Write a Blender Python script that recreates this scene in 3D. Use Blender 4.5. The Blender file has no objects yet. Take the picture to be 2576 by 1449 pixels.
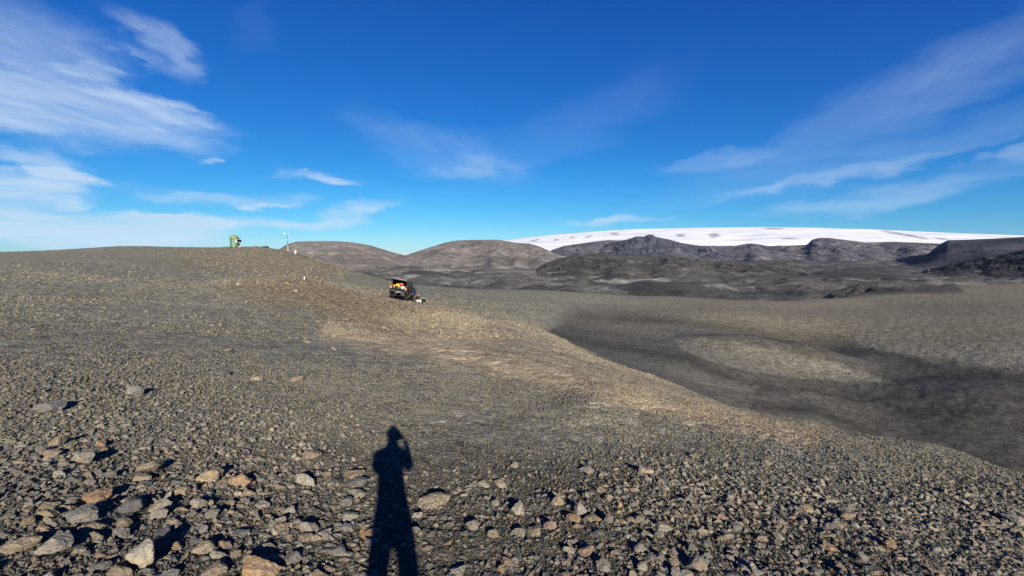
import bpy, bmesh, math, random
import numpy as np
from mathutils import Vector, Matrix, Euler

R = math.radians
scene = bpy.context.scene
COL = scene.collection
random.seed(7)
RNG = np.random.default_rng(11)

# ------------------------------------------------------------------ camera
F_PX = 1081.0                      # focal length for a 2576 px wide picture (about 100 degrees across)
PITCH = 0.0780                     # the phone is tipped down a little
EYE = 1.60
cam_data = bpy.data.cameras.new('camera')
cam_data.sensor_width = 36.0
cam_data.lens = 36.0 * F_PX / 2576.0
cam_data.clip_start = 0.05
cam_data.clip_end = 90000.0
cam = bpy.data.objects.new('camera', cam_data)
COL.objects.link(cam)
cam.location = (0, 0, EYE)
cam.rotation_euler = (math.pi / 2 - PITCH, 0, 0)
scene.camera = cam

# ------------------------------------------------------------------ light
SUN_EL, SUN_AZ = R(22.4), R(164.8)           # the sun stands behind the camera, a little to the right
scene.view_settings.view_transform = 'Standard'
scene.view_settings.look = 'None'
scene.view_settings.gamma = 1.0
scene.view_settings.use_curve_mapping = False
scene.view_settings.exposure = 1.5
scene.cycles.use_denoising = True
scene.cycles.max_bounces = 5
scene.cycles.diffuse_bounces = 2
scene.cycles.volume_bounces = 0
scene.cycles.sample_clamp_indirect = 4.0

sun_data = bpy.data.lights.new('sun', 'SUN')
sun_data.energy = 5.0
sun_data.angle = R(0.5)
sun_data.color = (1.0, 0.90, 0.75)
sun = bpy.data.objects.new('sun', sun_data)
COL.objects.link(sun)
SUN_DIR = Vector((-math.sin(SUN_AZ) * math.cos(SUN_EL), -math.cos(SUN_AZ) * math.cos(SUN_EL), -math.sin(SUN_EL)))
sun.rotation_euler = SUN_DIR.to_track_quat('-Z', 'Y').to_euler()
sun.location = (20, -60, 40)


class NT:
    """short helper to wire shader nodes"""
    def __init__(self, tree):
        self.t = tree
        self.n = tree.nodes
        self.l = tree.links

    def new(self, kind, **kw):
        nd = self.n.new(kind)
        for k, v in kw.items():
            setattr(nd, k, v)
        return nd

    def put(self, sock, v):
        if hasattr(v, 'is_linked'):
            self.l.new(v, sock)
        else:
            sock.default_value = v

    def math(self, op, a, b=0.0, c=0.0, clamp=False):
        nd = self.new('ShaderNodeMath', operation=op, use_clamp=clamp)
        for s, v in zip(nd.inputs, (a, b, c)):
            self.put(s, v)
        return nd.outputs[0]

    def vmath(self, op, a, b=(0, 0, 0)):
        nd = self.new('ShaderNodeVectorMath', operation=op)
        self.put(nd.inputs[0], a)
        self.put(nd.inputs[1], b)
        return nd.outputs[0]

    def mix(self, f, a, b, blend='MIX'):
        nd = self.new('ShaderNodeMix', data_type='RGBA', blend_type=blend)
        self.put(nd.inputs[0], f)
        self.put(nd.inputs[6], a)
        self.put(nd.inputs[7], b)
        return nd.outputs[2]

    def rng(self, v, a, b, c=0.0, d=1.0, smooth=True):
        nd = self.new('ShaderNodeMapRange', interpolation_type='SMOOTHSTEP' if smooth else 'LINEAR')
        for s, x in zip(nd.inputs, (v, a, b, c, d)):
            self.put(s, x)
        return nd.outputs[0]

    def noise(self, vec, scale, detail=4.0, rough=0.55, dist=0.0):
        nd = self.new('ShaderNodeTexNoise')
        self.put(nd.inputs['Vector'], vec)
        nd.inputs['Scale'].default_value = scale
        nd.inputs['Detail'].default_value = detail
        nd.inputs['Roughness'].default_value = rough
        nd.inputs['Distortion'].default_value = dist
        return nd.outputs['Fac']

    def xyz(self, x, y, z=0.0):
        nd = self.new('ShaderNodeCombineXYZ')
        for s, v in zip(nd.inputs, (x, y, z)):
            self.put(s, v)
        return nd.outputs[0]


# ---- picture <-> direction (pixels of a 2576 x 1449 view of the photograph)
CP, SP = math.cos(PITCH), math.sin(PITCH)


def px_dir(px, py):
    x = (px - 1288.0) / F_PX
    y = -(py - 724.5) / F_PX
    return x, CP + y * SP, -SP + y * CP


def px_az_t(px, py):
    """azimuth from +Y and downward tangent of the ray through a pixel"""
    x, yy, zz = px_dir(px, py)
    return math.atan2(x, yy), -zz / math.hypot(x, yy)


def project(x, y, z):
    zz = z - EYE
    depth = y * CP - zz * SP
    up = y * SP + zz * CP
    depth = np.where(np.abs(depth) < 1e-3, 1e-3, depth)
    px = 1288.0 + F_PX * x / depth
    py = 724.5 - F_PX * up / depth
    return np.where(depth > 0, px, -9999.0), np.where(depth > 0, py, 9999.0)


# ------------------------------------------------------------------ sky with cirrus
world = bpy.data.worlds.new('World')
scene.world = world
world.use_nodes = True
w = NT(world.node_tree)
w.n.clear()
sky = w.new('ShaderNodeTexSky', sky_type='NISHITA', sun_disc=False)
sky.sun_elevation = SUN_EL
sky.sun_rotation = SUN_AZ
sky.altitude = 900.0
sky.air_density = 1.0
sky.dust_density = 0.15
sky.ozone_density = 2.2
SKY_RESPONSE = ((2.5, 2.17, 0.30), (0.91, 1.25, 0.588), (0.97, 0.78, 0.75))   # curve per channel: deepens the blue and dims the sky
SKY_STRENGTH = 0.05
EXPO = 1.5
GAIN = SKY_STRENGTH * 2 ** EXPO
sp = w.new('ShaderNodeSeparateColor')
w.l.new(sky.outputs[0], sp.inputs[0])
chan = []
for k, (mul, pw, g0) in enumerate(SKY_RESPONSE):
    c = w.math('MULTIPLY', sp.outputs[k], g0 * GAIN)
    chan.append(w.math('MULTIPLY', w.math('POWER', c, pw), mul / GAIN))
skycol = w.xyz(*chan)
tc = w.new('ShaderNodeTexCoord')
dirv = tc.outputs['Generated']
sep = w.new('ShaderNodeSeparateXYZ')
w.l.new(dirv, sep.inputs[0])
dx, dy, dz = sep.outputs
az = w.math('ARCTAN2', dx, dy)
el = w.math('ARCSINE', dz)
# wisps stretched along one wind direction in the plane of the cloud
A = R(10)
den = w.math('ADD', w.math('MAXIMUM', dz, 0.0), 0.10)
u = w.math('DIVIDE', w.math('SUBTRACT', w.math('MULTIPLY', dx, math.cos(A)), w.math('MULTIPLY', dy, math.sin(A))), den)
v = w.math('DIVIDE', w.math('ADD', w.math('MULTIPLY', dx, math.sin(A)), w.math('MULTIPLY', dy, math.cos(A))), den)
warp = w.noise(w.xyz(w.math('MULTIPLY', u, 0.5), w.math('MULTIPLY', v, 0.3)), 1.6, 3.0)
u2 = w.math('ADD', u, w.math('MULTIPLY', warp, 0.9))
n_big = w.noise(w.xyz(w.math('MULTIPLY', u2, 0.9), w.math('MULTIPLY', v, 0.42), 3.0), 1.7, 6.0, 0.6, 0.3)
n_fine = w.noise(w.xyz(w.math('MULTIPLY', u2, 5.5), w.math('MULTIPLY', v, 1.0), 7.0), 1.9, 8.0, 0.68, 0.9)
n_band = w.noise(w.xyz(w.math('MULTIPLY', az, 2.2), w.math('MULTIPLY', el, 17.0), 1.0), 1.5, 6.0, 0.6, 0.5)
wis = w.math('ADD', w.math('MULTIPLY', n_big, 0.56), w.math('MULTIPLY', n_fine, 0.44))
lowf = w.rng(el, R(5), R(18))
wis = w.math('ADD', w.math('MULTIPLY', wis, lowf), w.math('MULTIPLY', w.math('ADD', n_band, 0.08), w.math('SUBTRACT', 1.0, lowf)))
# warp the directions a little so that the banks get frayed outlines
wob = w.noise(w.xyz(w.math('MULTIPLY', az, 1.0), w.math('MULTIPLY', el, 2.4), 5.0), 5.0, 5.0, 0.6)
wob2 = w.noise(w.xyz(w.math('MULTIPLY', az, 1.0), w.math('MULTIPLY', el, 2.4), 11.0), 5.0, 5.0, 0.6)
azw = w.math('ADD', az, w.math('MULTIPLY', w.math('SUBTRACT', wob, 0.5), 0.34))
elw = w.math('ADD', el, w.math('MULTIPLY', w.math('SUBTRACT', wob2, 0.5), 0.10))
pos = w.xyz(azw, elw)
BANKS = [  # px, py, half width, half height, tilt (deg, + = falling to the right), weight
    (40, 120, 300, 120, 10, 0.58), (40, 220, 360, 70, 4, 0.8), (230, 180, 60, 14, 10, 0.5), (330, 150, 90, 16, 18, 0.5), (420, 262, 120, 14, 6, 0.6), (385, 115, 170, 46, 24, 0.85), (120, 300, 420, 60, 3, 1.0), (360, 285, 220, 48, 4, 0.75),
    (70, 395, 220, 28, 3, 0.7), (50, 492, 190, 55, 0, 1.15), (165, 445, 100, 24, 6, 1.1), (210, 518, 60, 13, 0, 0.8), (90, 440, 120, 16, 0, 0.7),
    (120, 578, 600, 48, 0, 1.5), (320, 562, 320, 28, -2, 1.2), (560, 570, 330, 20, -3, 0.7), (870, 545, 150, 20, -12, 1.0), (840, 455, 130, 15, 0, 1.15), (682, 527, 70, 10, 0, 1.0),
    (560, 497, 230, 20, 2, 0.6), (510, 400, 34, 11, -4, 0.85), (1110, 375, 250, 60, 14, 0.22), (1200, 425, 170, 24, -6, 0.28), (1420, 340, 360, 70, -22, 0.11),
    (640, 60, 50, 90, 20, 0.05), (2100, 330, 640, 80, -20, 0.20), (2450, 200, 400, 60, -22, 0.06), (2250, 390, 560, 45, -14, 0.20), (1800, 400, 140, 24, -10, 0.3),
    (2080, 450, 380, 16, -8, 0.38), (2170, 500, 340, 30, -9, 0.42), (1530, 555, 170, 8, -1, 0.75), (2560, 395, 120, 22, -6, 0.35), (2500, 90, 330, 60, -30, 0.08)]
tot = None
for (bx, by, hw, hh, tilt, wt) in BANKS:
    d0 = Vector(px_dir(bx, by)).normalized()
    d1 = Vector(px_dir(bx + hw * 0.5, by)).normalized()
    d2 = Vector(px_dir(bx, by - hh * 0.5)).normalized()
    sx = 2 * d0.angle(d1)
    sy = 2 * d0.angle(d2)
    mp = w.new('ShaderNodeMapping', vector_type='TEXTURE')
    w.l.new(pos, mp.inputs['Vector'])
    mp.inputs['Location'].default_value = (math.atan2(d0.x, d0.y), math.asin(d0.z), 0)
    mp.inputs['Rotation'].default_value = (0, 0, R(-tilt))
    mp.inputs['Scale'].default_value = (sx * 1.25, sy * 1.35, 1)
    g = w.new('ShaderNodeTexGradient', gradient_type='SPHERICAL')
    w.l.new(mp.outputs[0], g.inputs[0])
    s = w.rng(g.outputs['Fac'], 0.0, 0.75, 0.0, wt)
    tot = s if tot is None else w.math('ADD', tot, s)
tot = w.math('MINIMUM', tot, 1.25)
cover = w.math('MULTIPLY', tot, w.rng(wis, 0.18, 0.72), clamp=True)
cover = w.math('MULTIPLY', cover, 0.78)
cloud_rgb = (0.60 / GAIN, 0.75 / GAIN, 0.92 / GAIN, 1)
final = w.mix(cover, skycol, cloud_rgb)
bg = w.new('ShaderNodeBackground')
w.l.new(final, bg.inputs['Color'])
bg.inputs['Strength'].default_value = SKY_STRENGTH
wo = w.new('ShaderNodeOutputWorld')
w.l.new(bg.outputs[0], wo.inputs[0])


# ------------------------------------------------------------------ numpy noise
def _hash(ix, iy, seed):
    h = (ix.astype(np.int64) * 374761393 + iy.astype(np.int64) * 668265263 + seed * 974634777) & 0xFFFFFFFF
    h = ((h ^ (h >> 13)) * 1274126177) & 0xFFFFFFFF
    h = (h ^ (h >> 16)) & 0xFFFFFFFF
    return h / 4294967296.0


def vnoise(x, y, seed=0):
    ix, iy = np.floor(x), np.floor(y)
    fx, fy = x - ix, y - iy

    def grad(ax, ay, gx, gy):
        a = _hash(ax, ay, seed) * 2 * np.pi
        return np.cos(a) * gx + np.sin(a) * gy
    sx = fx * fx * fx * (fx * (fx * 6 - 15) + 10)
    sy = fy * fy * fy * (fy * (fy * 6 - 15) + 10)
    a = grad(ix, iy, fx, fy)
    b = grad(ix + 1, iy, fx - 1, fy)
    c = grad(ix, iy + 1, fx, fy - 1)
    d = grad(ix + 1, iy + 1, fx - 1, fy - 1)
    return ((a + (b - a) * sx) * (1 - sy) + (c + (d - c) * sx) * sy) * 1.5


def fbm(x, y, octv=4, seed=0, gain=0.5, lac=2.03):
    s = 0.0
    a = 1.0
    for i in range(octv):
        s = s + a * vnoise(x, y, seed + i * 17)
        x = x * lac + 3.1
        y = y * lac - 7.7
        a *= gain
    return s


def ridged(x, y, octv=5, seed=0, gain=0.55):
    s = 0.0
    a = 1.0
    tot_ = 0.0
    for i in range(octv):
        s = s + a * (1 - np.abs(vnoise(x, y, seed + i * 31)) * 1.7)
        tot_ += a
        x = x * 2.1 + 1.7
        y = y * 2.1 + 9.2
        a *= gain
    return s / tot_


def sstep(a, b, x):
    t = np.clip((x - a) / (b - a), 0, 1)
    return t * t * (3 - 2 * t)


def poly_sd(px, py, pts):
    """signed distance to a polygon, positive inside"""
    n = len(pts)
    dmin = np.full(px.shape, 1e18)
    inside = np.zeros(px.shape, bool)
    for i in range(n):
        x1, y1 = pts[i]
        x2, y2 = pts[(i + 1) % n]
        ex, ey = x2 - x1, y2 - y1
        t = np.clip(((px - x1) * ex + (py - y1) * ey) / (ex * ex + ey * ey + 1e-9), 0, 1)
        dmin = np.minimum(dmin, (px - x1 - t * ex) ** 2 + (py - y1 - t * ey) ** 2)
        cond = ((y1 > py) != (y2 > py)) & (px < (x2 - x1) * (py - y1) / (y2 - y1 + 1e-12) + x1)
        inside ^= cond
    d = np.sqrt(dmin)
    return np.where(inside, d, -d)


def line_d(px, py, pts):
    dmin = np.full(px.shape, 1e18)
    for (x1, y1), (x2, y2) in zip(pts[:-1], pts[1:]):
        ex, ey = x2 - x1, y2 - y1
        t = np.clip(((px - x1) * ex + (py - y1) * ey) / (ex * ex + ey * ey + 1e-9), 0, 1)
        dmin = np.minimum(dmin, (px - x1 - t * ex) ** 2 + (py - y1 - t * ey) ** 2)
    return np.sqrt(dmin)


# ------------------------------------------------------------------ ground heights
def near_plane(x, y):
    return -0.19 * y - 0.10 * x


SURVEY = {  # picture column -> (picture row, metres away) of points on the ground, near to far; ('h', metres, height) = hidden ground
    0: [(1200, 5.05), (1000, 8.3), (850, 17), (750, 35), (690, 62), (655, 90), (636, 112), (633, 118), ('h', 150, -1), ('h', 220, -14), ('h', 430, -85)],
    300: [(1200, 4.75), (1000, 8.3), (850, 18), (750, 37), (690, 64), (650, 90), (625, 114), (620, 118), ('h', 150, 0), ('h', 220, -14), ('h', 430, -85)],
    500: [(1200, 4.5), (1000, 8.5), (850, 19), (760, 34), (712, 48), (695, 66), (660, 90), (628, 112), (623, 117), ('h', 150, 0), ('h', 220, -14), ('h', 430, -85)],
    640: [(1200, 4.3), (1000, 8.6), (850, 20), (760, 33), (715, 43), (703, 47), ('h', 56, -1.9), (698, 70), (670, 86), (640, 101), (621, 112), ('h', 145, -2), ('h', 220, -18), ('h', 430, -85)],
    750: [(1200, 4.15), (1000, 8.5), (850, 20.5), (770, 32), (715, 43), (701, 47), ('h', 57, -2.5), (694, 72), (668, 90), (643, 104), (637, 107), ('h', 140, -4), ('h', 220, -22), ('h', 430, -85)],
    830: [(1200, 4.1), (1000, 8.6), (850, 21), (775, 33), (724, 44), (715, 47), ('h', 57, -3.1), (705, 70), (685, 85), (667, 96), (663, 99), ('h', 135, -7), ('h', 220, -26), ('h', 430, -85)],
    930: [(1200, 4.05), (1000, 8.5), (850, 21.5), (780, 35), (742, 45), (726, 60), (705, 80), (696, 88), ('h', 125, -10), ('h', 220, -32), ('h', 430, -85)],
    1003: [(1200, 4.05), (1089, 5.5), (1000, 8.2), (900, 15), (830, 24), (785, 36), (756, 45), (735, 62), (719, 80), (713, 88), ('h', 125, -11), ('h', 220, -34), ('h', 430, -85)],
    1100: [(1089, 5.6), (1000, 8.3), (900, 14.8), (830, 24), (795, 35), (771, 45), (745, 66), (727, 86), (721, 92), ('h', 130, -12), ('h', 220, -34), ('h', 430, -85)],
    1180: [(1000, 8.3), (900, 14.6), (840, 23), (805, 36), (788, 46), (760, 60), (738, 80), (726, 98), ('h', 135, -13), ('h', 220, -34), ('h', 430, -85)],
    1300: [(1200, 4.0), (1089, 5.6), (1000, 8.5), (900, 14.5), (850, 21), (810, 35), (780, 55), (748, 82), (729, 106), ('h', 140, -14), ('h', 220, -34), ('h', 430, -85)],
    1390: [(1000, 8.6), (900, 16), (868, 24), (842, 42), (815, 52), (785, 64), (755, 84), (731, 110), ('h', 145, -15), ('h', 220, -34), ('h', 430, -85)],
    1500: [(1200, 4.2), (1089, 6.0), (1000, 9), (950, 12.2), (920, 19), (895, 32), (870, 41), (800, 66), (765, 90), (739, 113), ('h', 150, -16), ('h', 220, -34), ('h', 430, -85)],
    1700: [(1200, 4.4), (1100, 7), (1000, 12.6), (972, 20), (960, 27), (940, 34), (900, 42), (868, 50), (852, 56), (800, 72), (765, 98), (746, 118), ('h', 155, -18), ('h', 220, -34), ('h', 430, -85)],
    1900: [(1300, 3.8), (1200, 5.1), (1100, 9.2), (1050, 15.5), (1041, 20), ('h', 26, -7.6), (1022, 33), (980, 39), (950, 44), (905, 51), (876, 57), ('h', 66, -10.5), (835, 73), (800, 83), (772, 102), (756, 118), ('h', 155, -18), ('h', 220, -34), ('h', 430, -85)],
    2050: [(1300, 4.2), (1200, 6.2), (1110, 11), (1075, 16), (1068, 19), ('h', 25, -8.2), (1045, 35), (1000, 42), (955, 50), (925, 54), (904, 58), ('h', 66, -11.2), (850, 75), (800, 90), (772, 115), (752, 135), ('h', 175, -18), ('h', 230, -34), ('h', 430, -85)],
    2200: [(1300, 4.6), (1180, 7.8), (1115, 12.2), (1096, 16.5), ('h', 23, -8.2), (1075, 38), (1000, 47), (962, 54), (945, 57), (900, 64), (850, 76), (800, 95), (765, 130), (741, 150), ('h', 190, -17), ('h', 240, -34), ('h', 430, -85)],
    2400: [(1449, 3.7), (1300, 5.9), (1205, 9.5), (1148, 14), (1142, 17), ('h', 22, -7.8), (1120, 37), (1050, 43), (1000, 48), (950, 57), (900, 65), (850, 77), (790, 104), (750, 140), (724, 172), ('h', 215, -17), ('h', 260, -34), ('h', 430, -85)],
    2576: [(1449, 4.2), (1300, 6.9), (1225, 10.2), (1197, 13.8), ('h', 20, -7.0), (1170, 36), (1100, 41), (1050, 45), (1000, 50), (950, 58), (900, 66), (850, 78), (780, 110), (740, 150), (715, 190), ('h', 235, -17), ('h', 280, -34), ('h', 430, -85)],
}
cp_az, cp_l, cp_t = [], [], []


def add_cp(a, r, t):
    cp_az.append(a)
    cp_l.append(math.log(r))
    cp_t.append(t)


AZ_EDGE = R(58)
for colx, pts in SURVEY.items():
    edge = []
    for p in pts:
        if p[0] == 'h':
            a, _ = px_az_t(colx, 700)
            r, t = p[1], (EYE - p[2]) / p[1]
        else:
            a, t = px_az_t(colx, p[0])
            r = p[1]
            if p[0] >= (1000 if colx <= 1390 else 1085 if colx <= 2050 else 1170 if colx <= 2200 else 1290):
                fall = 0.19 * math.cos(a) + 0.10 * math.sin(a)      # the hilltop falls away from the photographer's feet
                r = EYE / (t - fall) if EYE / (t - fall) < 7.5 else (EYE + 3.75 * fall) / (t - 0.5 * fall)
        add_cp(a, r, t)
        if colx in (0, 2576):
            add_cp(math.copysign(AZ_EDGE, a), r, t)
for adeg in (-58, -40, -22, -8, 8, 22, 40, 58):
    a = R(adeg)
    for r in (2.0, 3.0):
        add_cp(a, r, (EYE - near_plane(r * math.sin(a), r * math.cos(a))) / r)
cp = np.stack([np.array(cp_az) * 1.6, np.array(cp_l)], 1)
ct = np.array(cp_t)


def _tps(d2):
    return np.where(d2 > 1e-12, 0.5 * d2 * np.log(np.maximum(d2, 1e-12)), 0.0)


n_cp = len(cp)
K = _tps(((cp[:, None] - cp[None]) ** 2).sum(-1)) + np.eye(n_cp) * 2e-4
Pm = np.concatenate([np.ones((n_cp, 1)), cp], 1)
Lm = np.zeros((n_cp + 3, n_cp + 3))
Lm[:n_cp, :n_cp] = K
Lm[:n_cp, n_cp:] = Pm
Lm[n_cp:, :n_cp] = Pm.T
sol = np.linalg.solve(Lm, np.concatenate([ct, np.zeros(3)]))


def tps_t(a, l):
    out = np.empty(a.shape)
    flat_a, flat_l = (a * 1.6).ravel(), l.ravel()
    o = out.ravel()
    for i in range(0, len(flat_a), 40000):
        pa, pl = flat_a[i:i + 40000], flat_l[i:i + 40000]
        d2 = (pa[:, None] - cp[None, :, 0]) ** 2 + (pl[:, None] - cp[None, :, 1]) ** 2
        o[i:i + 40000] = _tps(d2) @ sol[:n_cp] + sol[n_cp] + pa * sol[n_cp + 1] + pl * sol[n_cp + 2]
    return o.reshape(a.shape)


# table of the smooth surface, looked up for everything that has to stand on it
TA = np.linspace(-AZ_EDGE, AZ_EDGE, 700)
TL = np.linspace(math.log(1.6), math.log(440), 600)
TT = tps_t(*np.meshgrid(TA, TL, indexing='ij'))


def bil(a, l):
    fa = np.clip((a - TA[0]) / (TA[-1] - TA[0]) * (len(TA) - 1), 0, len(TA) - 1.001)
    fl = np.clip((l - TL[0]) / (TL[-1] - TL[0]) * (len(TL) - 1), 0, len(TL) - 1.001)
    ia, il = fa.astype(int), fl.astype(int)
    ga, gl = fa - ia, fl - il
    return ((TT[ia, il] * (1 - ga) + TT[ia + 1, il] * ga) * (1 - gl) + (TT[ia, il + 1] * (1 - ga) + TT[ia + 1, il + 1] * ga) * gl)


MOUNDS = [  # azimuth px, metres, height, half length across, half depth
    (2135, 182, 5.2, 16, 14), (2335, 178, 0.7, 9, 9), (2065, 184, 1.2, 9, 10)]


def zones(x, y, z):
    """where black sand, ochre gravel, the brown knoll and coarse rubble lie"""
    r = np.hypot(x, y)
    px, py = project(x, y, z)
    j = fbm(x * 0.35, y * 0.35, 3, 5)
    jx = 26 * j + 10 * fbm(x * 1.3, y * 1.3, 2, 9)
    far_ok = sstep(23, 27, r) * (r < 200)
    shore = [(1372, 831), (1500, 897), (1700, 975), (1900, 1062), (2200, 1116), (2576, 1215), (2900, 1330)]
    bank = [(1372, 831), (1405, 795), (1450, 768), (1540, 776), (1700, 787), (1900, 806), (2050, 822), (2150, 848), (2165, 868), (2300, 893), (2576, 925), (2900, 940)]
    soft = np.where(line_d(px, py, shore) < line_d(px, py, bank), 4.5, 7.0 + 14.0 * sstep(60, 200, np.abs(px - 2200)))
    sand = sstep(0, 1, (poly_sd(px, py + jx * 0.16, bank + shore[:0:-1]) + soft * 0.7) / (2.2 * soft)) * far_ok
    mound = sstep(-3, 5, poly_sd(px, py + jx * 0.12, [
        (1695, 852), (1760, 848), (1900, 870), (2050, 899), (2150, 926), (2250, 964), (2150, 961), (2000, 950), (1900, 938), (1790, 910), (1720, 884)])) * far_ok
    sand = sand * (1 - mound)
    ochre = np.exp(-(line_d(px, py + jx * 0.22, [(830, 832), (960, 862), (1150, 893), (1300, 930), (1450, 965), (1600, 1004), (1750, 1042), (1900, 1075), (2030, 1105)]) / 24.0) ** 2) * sstep(6, 9, r) * (r < 60)
    slope = sstep(-30, 10, poly_sd(px, py + jx * 0.25, [
        (980, 800), (1180, 790), (1360, 830), (1500, 892), (1700, 962), (1900, 1041), (2100, 1080), (2000, 1110), (1850, 1075), (1600, 1010), (1300, 930), (1100, 880)])) * (r < 60) * sstep(7, 10, r)
    knoll = sstep(-40, 30, poly_sd(px, py + jx, [
        (560, 712), (640, 702), (760, 700), (850, 715), (960, 745), (1080, 772), (1180, 800), (1260, 850), (1200, 870), (1000, 830), (800, 780), (640, 740)])) * (r < 62) * sstep(12, 20, r)
    top = sstep(-30, 10, poly_sd(px, py + jx * 0.6, [
        (430, 640), (560, 620), (660, 618), (760, 640), (860, 665), (860, 690), (760, 690), (640, 680), (520, 665)])) * sstep(64, 75, r) * (r < 160)
    return px, py, dict(sand=sand, mound=mound, ochre=ochre, slope=slope, knoll=knoll, top=top)


def ground_z(x, y, detail=True):
    x = np.asarray(x, float)
    y = np.asarray(y, float)
    r = np.maximum(np.hypot(x, y), 1e-4)
    a = np.arctan2(x, y)
    aa = np.clip(a, -AZ_EDGE, AZ_EDGE)
    zt = EYE - r * bil(aa, np.log(np.maximum(r, 1.6)))
    # behind the camera the two flanks meet in one smooth hilltop
    back = sstep(R(60), R(150), np.abs(a))
    zb = -0.02 * r - 0.0016 * r * r
    zb = np.maximum(zb, -90)
    zt = zt * (1 - back) + zb * back
    k = sstep(1.7, 3.0, r)
    z = near_plane(x, y) * (1 - k) + zt * k
    for (mx, mr, h, sa, sd) in MOUNDS:
        ma = px_az_t(mx, 730)[0]
        da = (a - ma) * mr
        z = z + h * np.exp(-(da / sa) ** 2 - ((r - mr) / sd) ** 2) * (1 + 0.35 * fbm(x * 0.15, y * 0.15, 3, 41))
    p0a, p1a = px_az_t(1735, 870)[0], px_az_t(2215, 950)[0]
    q0 = (56 * math.sin(p0a), 56 * math.cos(p0a))
    q1 = (61 * math.sin(p1a), 61 * math.cos(p1a))
    ex, ey = q1[0] - q0[0], q1[1] - q0[1]
    tt = ((x - q0[0]) * ex + (y - q0[1]) * ey) / (ex * ex + ey * ey)
    dd = np.hypot(x - q0[0] - np.clip(tt, 0, 1) * ex, y - q0[1] - np.clip(tt, 0, 1) * ey)
    z = z + 1.5 * np.exp(-(dd / 4.2) ** 2) * sstep(-0.25, 0.3, tt) * sstep(1.15, 0.55, tt)
    z = z + 0.040 * fbm(x * 0.55, y * 0.55, 3, 3) * (0.3 + 0.7 * sstep(5, 14, r)) * (1 - 0.6 * sstep(60, 110, r))
    z = z + 0.35 * fbm(x * 0.045, y * 0.045, 3, 21) * sstep(14, 60, r) * (1 - 0.75 * sstep(70, 105, r)) * sstep(0, 30, r)
    if detail:
        z = z + 0.018 * fbm(x * 3.1, y * 3.1, 3, 13) * (1 - sstep(25, 60, r))
        z = z + 0.05 * fbm(x * 1.1, y * 1.1, 4, 15) * sstep(25, 50, r) * (r < 200)
    return z


def ground_at_px(px, py, rmin=1.5, rmax=200):
    a, t = px_az_t(px, py)
    rr = np.exp(np.linspace(math.log(rmin), math.log(rmax), 3000))
    zz = ground_z(rr * math.sin(a), rr * math.cos(a))
    hit = np.nonzero(zz >= EYE - rr * t)[0]
    if not len(hit):                       # just above the crest: stand on the crest
        return ground_at_px(px, py + 0.4, rmin, rmax)
    r = rr[hit[0]]
    x, y = r * math.sin(a), r * math.cos(a)
    return x, y, float(ground_z(x, y)), r


def link_mesh(name, me, mat=None, parent=None, smooth=False):
    o = bpy.data.objects.new(name, me)
    COL.objects.link(o)
    if mat is not None and not me.materials:
        me.materials.append(mat)
    if parent is not None:
        o.parent = parent
    if smooth:
        me.polygons.foreach_set('use_smooth', [True] * len(me.polygons))
    return o


ALBEDO = 0.62       # basalt ash and lava are dark


def grid_mesh(name, X, Y, Z, wrap=False, cols=None, rough=None):
    """X, Y, Z: rows (distance) by columns (azimuth)"""
    nr, nc = X.shape
    co = np.stack([X, Y, Z], -1).reshape(-1, 3)
    i = np.arange(nr - 1)[:, None]
    j = np.arange(nc if wrap else nc - 1)[None]
    j2 = (j + 1) % nc
    f = np.stack([i * nc + j, i * nc + j2, (i + 1) * nc + j2, (i + 1) * nc + j], -1).reshape(-1, 4)[:, ::-1]
    me = bpy.data.meshes.new(name)
    me.vertices.add(len(co))
    me.vertices.foreach_set('co', co.astype(np.float32).ravel())
    me.loops.add(f.size)
    me.polygons.add(len(f))
    me.loops.foreach_set('vertex_index', f.astype(np.int32).ravel())
    me.polygons.foreach_set('loop_start', np.arange(0, f.size, 4, dtype=np.int32))
    me.polygons.foreach_set('use_smooth', np.ones(len(f), bool))
    me.update(calc_edges=True)
    if cols is not None:
        at = me.attributes.new('soil', 'FLOAT_COLOR', 'POINT')
        c4 = np.concatenate([cols.reshape(-1, 3) * ALBEDO, (np.ones(len(co)) if rough is None else rough.ravel())[:, None]], 1)
        at.data.foreach_set('color', c4.astype(np.float32).ravel())
    return me


# ------------------------------------------------------------------ materials
def principled(name, color=(0.5, 0.5, 0.5), rough=0.6, metal=0.0, spec=0.5):
    m = bpy.data.materials.new(name)
    m.use_nodes = True
    t = NT(m.node_tree)
    b = t.n['Principled BSDF']
    b.inputs['Base Color'].default_value = (*color, 1)
    b.inputs['Roughness'].default_value = rough
    b.inputs['Metallic'].default_value = metal
    b.inputs['Specular IOR Level'].default_value = spec
    return m, t, b


def plain(name, color, rough=0.6, metal=0.0, spec=0.5, grime=0.25, scale=6.0):
    """painted or woven surface with uneven wear"""
    m, t, b = principled(name, color, rough, metal, spec)
    tcn = t.new('ShaderNodeTexCoord')
    n = t.noise(tcn.outputs['Object'], scale, 4.0, 0.6)
    c = t.mix(t.rng(n, 0.3, 0.75), (*[x * (1 - grime) for x in color], 1), (*[min(1, x * (1 + grime * 0.6)) for x in color], 1))
    t.l.new(c, b.inputs['Base Color'])
    rr = t.rng(n, 0.2, 0.8, max(0.02, rough - 0.1), min(1, rough + 0.12))
    t.l.new(rr, b.inputs['Roughness'])
    return m


def bump(t, b, height, strength, dist):
    bn = t.new('ShaderNodeBump')
    bn.inputs['Strength'].default_value = strength
    bn.inputs['Distance'].default_value = dist
    t.put(bn.inputs['Height'], height)
    t.l.new(bn.outputs[0], b.inputs['Normal'])
    return bn


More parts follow.
